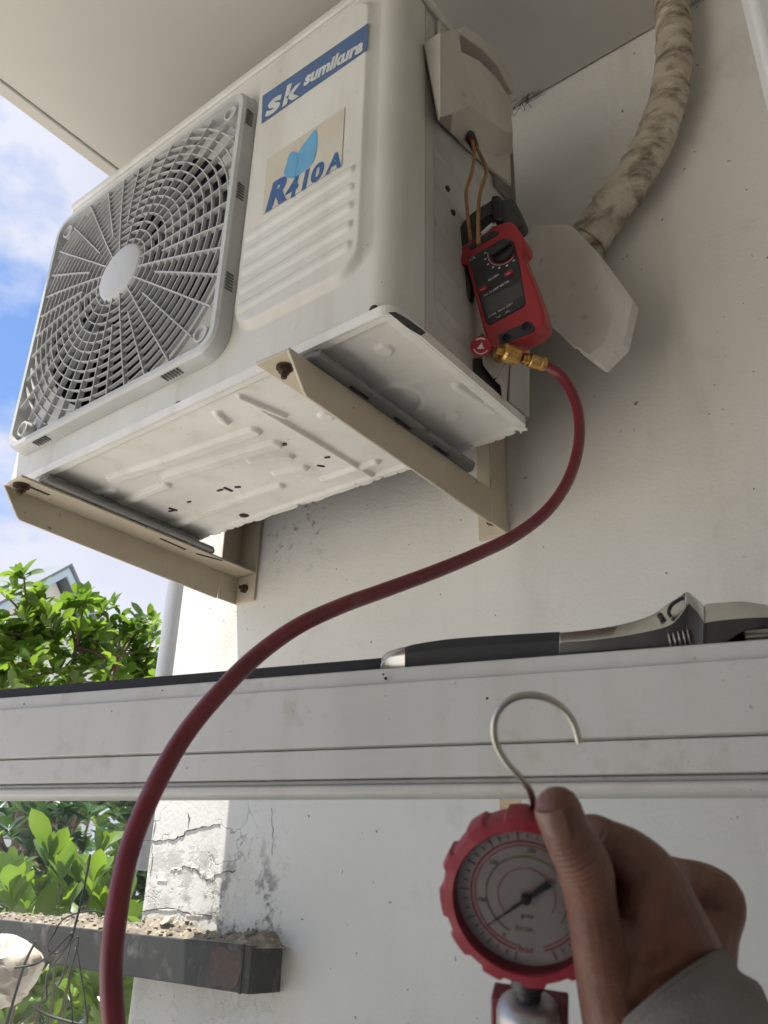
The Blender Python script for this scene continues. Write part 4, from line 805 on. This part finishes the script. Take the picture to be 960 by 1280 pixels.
# sleeve
sv = cr_([np.append(at(x, y_, d), r) for x, y_, d, r in ((829,1250,.3435,.0315),(848,1276,.3380,.0322),(885,1328,.3270,.0338),(940,1402,.311,.0365),(1000,1482,.292,.040))], 7)
sp = [p[:3] for p in sv]; sr = [p[3] for p in sv]
def wrinkle(i, a): return 1+.035*math.sin(i*.9+1.6*math.sin(a*2+1))*min(1, i/6)+.02*noise.noise(Vector((math.cos(a)*2, math.sin(a)*2, i*.25)))
b = MB(); b.tube(sp, sr, 40, caps=False, rf=wrinkle)
b.tube([sp[0]+(sp[1]-sp[0])*-.1, sp[0]+(sp[1]-sp[0])*.9, sp[2]], [sr[0]*1.015, sr[0]*1.03, sr[2]*.99], 40, caps=False)
slv = b.build('sleeve', CLOTH, person, smooth=60, fix=False); s_ = slv.modifiers.new('t', 'SOLIDIFY'); s_.thickness = .0022; s_.offset = -1

# ------------------------------------------------------------------ ledge, debris, cables, bag, drain pipe
LY = .385
lz = lambda x: -.6565+(-.527-x)*.030
ledge = MB(); xl, xr = -3.2, -.530
def lpt(x, y_, dz): return (x, y_, lz(x)+dz)
for (ya, yb_, za, zb_) in ((LY, LY+.006, -.062, 0), (LY+.006, WY-.002, -.006, 0), (LY+.006, WY-.002, -.062, -.056)):
    ledge.add([lpt(x, y_, z) for z in (za, zb_) for x, y_ in ((xl, ya), (xr, ya), (xr, yb_), (xl, yb_))], [(0,3,2,1),(4,5,6,7),(0,1,5,4),(1,2,6,5),(2,3,7,6),(3,0,4,7)])
ledge.add([lpt(xr-.001, y_, z) for y_, z in ((LY, 0), (WY, 0), (WY, -.062), (LY, -.062))], [(0, 1, 2, 3)])
ledge = tag(ledge.build('steel_channel', LEDGE, bevel=.002), 'dark weathered steel channel running along the wall below the pane', 'beam')
b = MB(); P_ = [(-.615, -.008), (-.59, -.004), (-.57, -.012), (-.552, -.006), (-.548, -.03), (-.553, -.052), (-.57, -.0615), (-.592, -.055), (-.612, -.0605), (-.618, -.035)]
b.prism([(x, LY-.0015, lz(x)+z) for x, z in P_], (0, .001, 0)); b.build('rust_patch', RUST, ledge)
b = MB(); b.box((-.549, LY-.0022, lz(-.549)-.063), (-.546, LY+.001, lz(-.549)+.001)); b.build('joint', DARK, ledge)
def soilh(x, y_):
    e = (y_-LY)/.065; k = noise.noise(Vector((x*8, y_*8, 3)))*.5+.5; d = noise.noise(Vector((x*45, y_*45, 9))); d2 = noise.noise(Vector((x*130, y_*130, 2)))
    return -.002+(.005+.024*k*sstep(e, -.05, .7)+.009*d+.005*d2)*sstep(e, -.02, .2)*sstep(x, -1.7, -1.0)*(1-sstep(x, -.56, -.52))
deb = MB(); deb.sheet(lambda x, y_: V(x, y_, lz(x)+soilh(x, y_)), [-1.7+i*.003 for i in range(397)], [LY+.001+i*.0025 for i in range(26)])
for k in range(420):
    x = random.uniform(-1.25, -.55); y_ = LY+.004+.055*random.random(); r = random.uniform(.0012, .0042)
    deb.ball((x, y_, lz(x)+soilh(x, y_)+r*.4), r, 5, sc_=(random.uniform(.7, 1.5), random.uniform(.7, 1.3), random.uniform(.5, 1)))
tag(deb.build('debris', SOIL, smooth=40, fix=False), kind='stuff')
def chip(px, py, s_, lb):
    p = hit(px, py, 1, LY+.022); b = MB(); x, z = p[0], p[2]; y_ = LY+.022
    b.prism([(x-s_, y_, z-.3*s_), (x-.2*s_, y_-.2*s_, z-.55*s_), (x+.9*s_, y_, z-.1*s_), (x+.7*s_, y_+.3*s_, z+.55*s_), (x-.1*s_, y_+.2*s_, z+.4*s_)], (.1*s_, .8*s_, .15*s_)); tag(b.build('render_chip', CHIP, bevel=s_*.12), lb, 'stone')
CHIP = mat('render_chip', (.5, .46, .38), .9, vscale=60, bump=.4, bscale=200)
chip(205, 1151, .013, 'larger pale chip of render lying on the debris of the steel channel'); chip(218, 1153, .005, 'smaller pale chip of render beside the larger chip on the channel')
# cracks and lifted paint on the wall
zl = lambda x, y_: hit(x/2.667, 980+y_/2.667, 1, WY-.0006)
CRACK = mat('crack_shadow', (.12, .11, .1), .95)
def crack(pts, r):
    P_ = []
    for a, c in zip(pts, pts[1:]):
        for j in range(5): P_.append((a[0]+(c[0]-a[0])*j/5+random.uniform(-3, 3), a[1]+(c[1]-a[1])*j/5+random.uniform(-4, 4)))
    b = MB(); b.tube([zl(*p) for p in P_], [r*random.uniform(.3, 1.2) for p in P_], 4); b.build('crack', CRACK, wall)
crack([(480,187),(545,190),(580,182),(610,172),(625,155),(690,142),(745,133)], .0013); crack([(520,120),(505,180),(508,250),(500,320)], .0007); crack([(905,80),(910,170),(907,250)], .0005)
crack([(625,95),(632,120),(622,150)], .0006); crack([(565,290),(615,275),(650,285),(690,318),(735,296),(800,288)], .0012); crack([(470,425),(560,412),(640,436),(720,440)], .0011)
for (x, y_, w_, h_) in ((590,284,34,12),(650,282,26,16),(676,302,18,26),(704,312,22,30),(745,297,30,8),(540,322,34,9),(560,420,60,6),(650,438,60,7)):
    P_ = [(x-w_/2, y_-h_*.5)]; n_ = 9
    for k in range(n_+1): P_.append((x-w_/2+w_*k/n_, y_+h_*random.uniform(-.25, .65)))
    P_.append((x+w_/2, y_-h_*.5)); b = MB(); A = [zl(*p) for p in P_]; n2 = len(A)
    A2 = [p+V(0, -.0009 if 0 < i < n2-1 else -.0003, 0) for i, p in enumerate(A)]; b.loft(A, A2); b.build('paint_flake', WALL, wall)
b = MB(); pd = .035
pt, pb = hit(216.5, 720, 1, .50), hit(206, 845, 1, .50); px_ = pb[0]+.004
b.tube([(px_, .50, -.50), (px_, .50, 3.0)], .022, 24); dp_ = tag(b.build('drain_pipe', GREY, smooth=60), 'vertical grey plastic drain pipe beside the corner of the white wall', 'pipe')
b = MB(); b.tube([(px_, .50, -.50), (px_, .50, -.545)], .025, 24); b.build('pipe_collar', GREY, dp_, smooth=60)
def cab(pts, r, lb): cable('black_cable', [at(*p) for p in pts], r, CABLE, lb, 'cable', 6, 6)
cab([(14,1290,1.35),(47,1257,1.34),(73,1231,1.33),(82,1205,1.32),(90,1172,1.30),(99,1137,1.3),(107,1100,1.32),(113,1068,1.34)], .0017, 'black cable rising straight up past the ledge to a free end among the leaves')
cab([(6,1290,1.3),(20,1240,1.3),(33,1200,1.29),(45,1176,1.28)], .0022, 'short black cable crossing in front of the pale plastic bag')
cab([(130,1141,1.42),(112,1139,1.37),(92,1143,1.31),(76,1152,1.27),(68,1166,1.26),(60,1180,1.26),(61,1189,1.27),(72,1191,1.28),(86,1180,1.28),(98,1172,1.28),(92,1200,1.29),(86,1225,1.3),(90,1262,1.31),(91,1290,1.31)], .0014, 'thin black cable looped over the debris on the ledge')
cab([(18,1210,1.28),(45,1205,1.28),(66,1190,1.27),(90,1166,1.27),(82,1186,1.27),(60,1216,1.29),(58,1250,1.3)], .0018, 'tangled black cable bunched in front of the ledge')
cab([(40,1258,1.4),(58,1268,1.4),(80,1275,1.4),(112,1284,1.4)], .0026, 'thicker black cable sagging low under the ledge')
cab([(110,1284,1.36),(106,1250,1.35),(100,1212,1.33),(95,1185,1.31)], .0014, 'thin black cable hanging down beside the red hose')
b = MB(); bc = at(6, 1214, 1.5); b.ball(bc, .047, 40)
b.v = [tuple(np.array(p)+.026*np.array([noise.noise(Vector((p[0]*22, p[1]*22, p[2]*22+k*7))) for k in range(3)])+.009*np.array([abs(noise.noise(Vector((p[0]*60, p[1]*60, p[2]*60+k*7)))) for k in range(3)])+ (np.array(p)-bc)*.0) for p in b.v]
tag(b.build('plastic_bag', BAG, smooth=28), 'crumpled pale plastic bag caught in the cables under the ledge', 'bag')

# cobweb on the crease
b = MB(); cw = hit(655, 118, 1, WY-.012)
for k in range(48):
    a = random.uniform(0, 6.28); l_ = random.uniform(.012, .045); s0 = cw+V(random.gauss(0, .012), 0, random.gauss(0, .014)); p = [s0]
    for j in range(4): a += random.uniform(-.7, .7); p.append(p[-1]+V(math.cos(a)*l_/4, random.uniform(-.004, .003), math.sin(a)*l_/4*1.2))
    b.tube(p, .00045, 4)
tag(b.build('cobweb', mat('cobweb', (.06, .055, .045), .9)), 'small dark tangle of cobweb on the crease beside the terminal cover', 'cobweb')

# ------------------------------------------------------------------ trees and shrubs
def leaf_mesh(name, L_, W_, m, curl=.18):
    rows = 7; vs = []; fs = []
    for i in range(rows):
        t = i/(rows-1); w_ = W_*(math.sin(math.pi*min(t*.98+.02, 1)**1.45)**.8)*.5+.0006
        for s in (-1, 0, 1): vs.append((s*w_, t*L_, -curl*L_*t*t+(abs(s)*.28*w_)))
    for i in range(rows-1):
        for s in range(2): fs.append((i*3+s, i*3+s+1, (i+1)*3+s+1, (i+1)*3+s))
    me = bpy.data.meshes.new(name); me.from_pydata(vs, [], fs); me.materials.append(m); me.shade_smooth(); return me
def basis(d, up):
    y_ = nrm(d); x = np.cross(y_, up); x = nrm(x) if np.linalg.norm(x) > 1e-4 else V(1, 0, 0); z = np.cross(x, y_)
    return Matrix(((x[0], y_[0], z[0], 0), (x[1], y_[1], z[1], 0), (x[2], y_[2], z[2], 0), (0, 0, 0, 1)))
def rosette(c, axis, n, size, spread, out):
    u = nrm(np.cross(axis, V(.3, .5, .2))); v = np.cross(axis, u); a0 = random.uniform(0, 6.28)
    for k in range(n):
        a = a0+k*2.4; el = spread*random.uniform(.55, 1.15); d = axis*math.cos(el)+(u*math.cos(a)+v*math.sin(a))*math.sin(el)
        m_ = basis(d, axis) @ Matrix.Rotation(random.gauss(0, .3), 4, 'Y') @ Matrix.Scale(size*random.uniform(.55, 1.15), 4); m_.translation = Vector(c+axis*random.uniform(-.02, .02)); out.append(m_)
def plant(root, out, me, stuff_name, m, near):
    out.sort(key=lambda M_: (np.array(M_.translation)-near)@(np.array(M_.translation)-near))
    rv = Vector(WO[root])
    for M_ in out[:290]:
        o = bpy.data.objects.new('leaf', me); link(o); o.parent = root; Q = M_.copy(); Q.translation = M_.translation-rv; o.matrix_local = Q
    if len(out) > 290:
        b = MB(); co = [v.co for v in me.vertices]; pf_ = [tuple(p.vertices) for p in me.polygons]
        for M_ in out[290:]: b.add([M_ @ v for v in co], pf_)
        tag(b.build(stuff_name, m, root, smooth=80, fix=False), kind='stuff')
def branch(b, a, c, r0, r1, jit=.06):
    a, c = np.asarray(a, float), np.asarray(c, float); mid = [a+(c-a)*t+rng.normal(0, jit, 3)*np.linalg.norm(c-a)*t*(1-t)*2 for t in (0, .33, .66, 1)]
    b.tube(cr_(mid, 4), [r0+(r1-r0)*i/12 for i in range(13)], 7)
# broad-leaved tree over the rail
tb = V(-2.95, 1.55, GZ)
tree = thing('broadleaf_tree', tuple(tb), 'bright green tree with whorls of paddle shaped leaves beyond the rail at left', 'tree')
lm = leaf_mesh('leaf', 1, .46, LEAFB); wood = MB(); out = []
fork = V(-2.9, 1.5, -.75)
branch(wood, tb, fork, .06, .045, .02)
hubs = []
for px, py, d in ((95,810,3.6),(40,800,3.5),(150,820,3.8),(20,850,3.4),(120,860,3.7),(-60,820,3.6),(180,840,3.9),(60,900,3.5),(130,930,3.7),(-20,920,3.5)):
    p = at(px, py, d); branch(wood, fork, p, .022, .009); hubs.append(p)
tips = [(8,745,3.3),(30,722,3.4),(48,745,3.5),(25,780,3.4),(60,770,3.4),(85,760,3.6),(105,755,3.6),(75,795,3.5),(98,790,3.5),(120,800,3.7),(128,764,3.7),(150,775,3.8),(165,790,3.8),(185,775,3.9),(190,800,3.9),(170,815,3.9),(150,835,3.9),(120,835,3.6),(45,820,3.3),(10,815,3.3),(20,845,3.2),(70,840,3.4),(95,850,3.5),(40,865,3.3),(140,860,3.8),(185,850,3.9),(-10,780,3.3),(-15,830,3.2),(5,790,3.3),(55,800,3.5),(135,785,3.75),(165,845,3.85)]
for x, y_, d in tips:
    p = at(x, y_, d); h_ = min(hubs, key=lambda q_: np.linalg.norm(q_-p)); branch(wood, h_, p, .007, .0035, .05)
    ax = nrm(V(random.gauss(0, .3), random.gauss(-.1, .3), 1)); rosette(p, ax, 9, .085, 1.1, out)
    for k in range(3):
        q_ = p+(h_-p)*random.uniform(.1, .6)+rng.normal(0, .05, 3); rosette(q_, nrm(V(random.gauss(0, .5), random.gauss(-.3, .4), .8)), 8, .085, 1.2, out)
for i in range(330):
    x = random.uniform(-160, 215); y_ = random.uniform(790, 1090); d = random.uniform(3.4, 4.4)
    p = at(x, y_, d); ax = nrm(V(random.gauss(0, .4), random.gauss(-.1, .4), 1))
    if i % 3 == 0: branch(wood, min(hubs, key=lambda q_: np.linalg.norm(q_-p)), p, .009, .004, .05)
    rosette(p, ax, 8, .088, 1.15, out)
wood.build('trunk', BARK, tree, smooth=60, fix=False)
plant(tree, out, lm, 'foliage', LEAFB, at(90, 790, 3.2))
# shrub behind the ledge
sb = V(-1.9, .95, GZ); shrub = thing('leafy_shrub', tuple(sb), 'fresh green shrub with upright glossy leaves behind the steel channel', 'shrub')
lm2 = leaf_mesh('leaf', 1, .42, LEAFB, .1); wood = MB(); out = []
for x, y_, d in ((8,1095,1.95),(15,1130,1.85),(60,1080,1.95),(75,1105,1.9),(50,1125,1.95),(95,1095,2.05),(125,1070,2.1),(115,1110,2.0),(150,1095,2.15),(30,1150,2.0),(80,1140,2.0),(-30,1100,1.9),(130,1130,2.05),(160,1120,2.2)):
    p = at(x, y_, d); rosette(p, nrm(V(random.gauss(0, .2), random.gauss(-.1, .2), 1)), 9, random.uniform(.075, .11), .62, out); branch(wood, sb+V(random.uniform(-.3, .3), random.uniform(-.1, .3), .2), p, .005, .003, .03)
for i in range(90):
    x = random.uniform(-90, 190); y_ = random.uniform(1160, 1330); d = random.uniform(1.9, 2.5); p = at(x, y_, d); rosette(p, nrm(V(random.gauss(0, .3), random.gauss(-.1, .3), 1)), 7, .10, .95, out)
wood.build('stems', STEM, shrub, smooth=60, fix=False)
plant(shrub, out, lm2, 'foliage', LEAFB, at(70, 1100, 1.7))
# dark trees further back
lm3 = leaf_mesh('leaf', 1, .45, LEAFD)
for (cx, cy, cz), rx, lb in (((-5.6, 3.3, -.55), 1.15, 'dense dark green tree behind the fresh green shrub'), ((-8.2, 4.6, -.4), 1.5, 'dark tree standing farthest back behind the other foliage'), (tuple(at(75, 1062, 2.75)), .40, 'low dark leaved bush directly behind the fresh green shrub'), (tuple(at(40, 1270, 2.9)), .46, 'low dark leaved bush seen below the steel channel')):
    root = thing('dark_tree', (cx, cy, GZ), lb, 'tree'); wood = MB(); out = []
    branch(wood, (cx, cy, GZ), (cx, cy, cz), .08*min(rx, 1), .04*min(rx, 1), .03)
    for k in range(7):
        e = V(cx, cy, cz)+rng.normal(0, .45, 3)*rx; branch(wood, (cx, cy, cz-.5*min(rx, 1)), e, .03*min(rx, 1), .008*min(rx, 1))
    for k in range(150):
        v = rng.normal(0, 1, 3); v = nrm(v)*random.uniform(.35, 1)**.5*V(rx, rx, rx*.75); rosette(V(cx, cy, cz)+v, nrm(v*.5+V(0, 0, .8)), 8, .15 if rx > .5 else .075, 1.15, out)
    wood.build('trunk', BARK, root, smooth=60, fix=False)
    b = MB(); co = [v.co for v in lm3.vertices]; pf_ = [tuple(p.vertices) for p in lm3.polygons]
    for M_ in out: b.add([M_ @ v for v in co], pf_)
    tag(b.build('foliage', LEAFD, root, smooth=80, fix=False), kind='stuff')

# ------------------------------------------------------------------ house beyond the trees
HA = at(68, 712, 14); hb_ = V(-.28883578, .95737866, 0); hd = V(-.95737866, -.28883578, 0); Wd, Hd = 2.2, 1.85
L_ = HA-hb_*Wd-V(0, 0, Hd); R2 = HA+hb_*Wd-V(0, 0, Hd)
house = thing('gabled_house', (HA[0], HA[1], GZ), 'pale house with a pointed gable and blue grey fascia boards beyond the tree', 'house')
def hz(p, z): return V(p[0], p[1], z)
b = MB(); b.prism([hz(L_+hb_*.25, GZ), hz(R2-hb_*.25, GZ), R2-hb_*.25, HA-V(0, 0, .12), L_+hb_*.25], hd*6); b.build('wall', HOUSEW, house)
for a in (L_, R2):
    b = MB(); n_ = V(0, 0, .14); f0 = [HA-hd*.30, a-hd*.30, a-hd*.30-n_, HA-hd*.30-n_]; b.prism(f0, hd*.04); b.build('fascia_board', FASCIA, house)
    b = MB(); b.prism([HA-hd*.34+V(0, 0, .012), a-hd*.34+V(0, 0, .012), a-hd*.34+V(0, 0, .07), HA-hd*.34+V(0, 0, .07)], hd*7); b.build('roof', ROOFM, house)
b = MB(); c = HA-V(0, 0, 1.5)-hd*.02; b.obox(c-hb_*.9-V(0, 0, .5), hb_*.4, hd*.03, V(0, 0, .45)); wf = b.build('window', FASCIA, house)
b = MB(); b.obox(c-hb_*.9-V(0, 0, .5)-hd*.035, hb_*.33, hd*.004, V(0, 0, .38)); b.build('pane', LCD, wf)
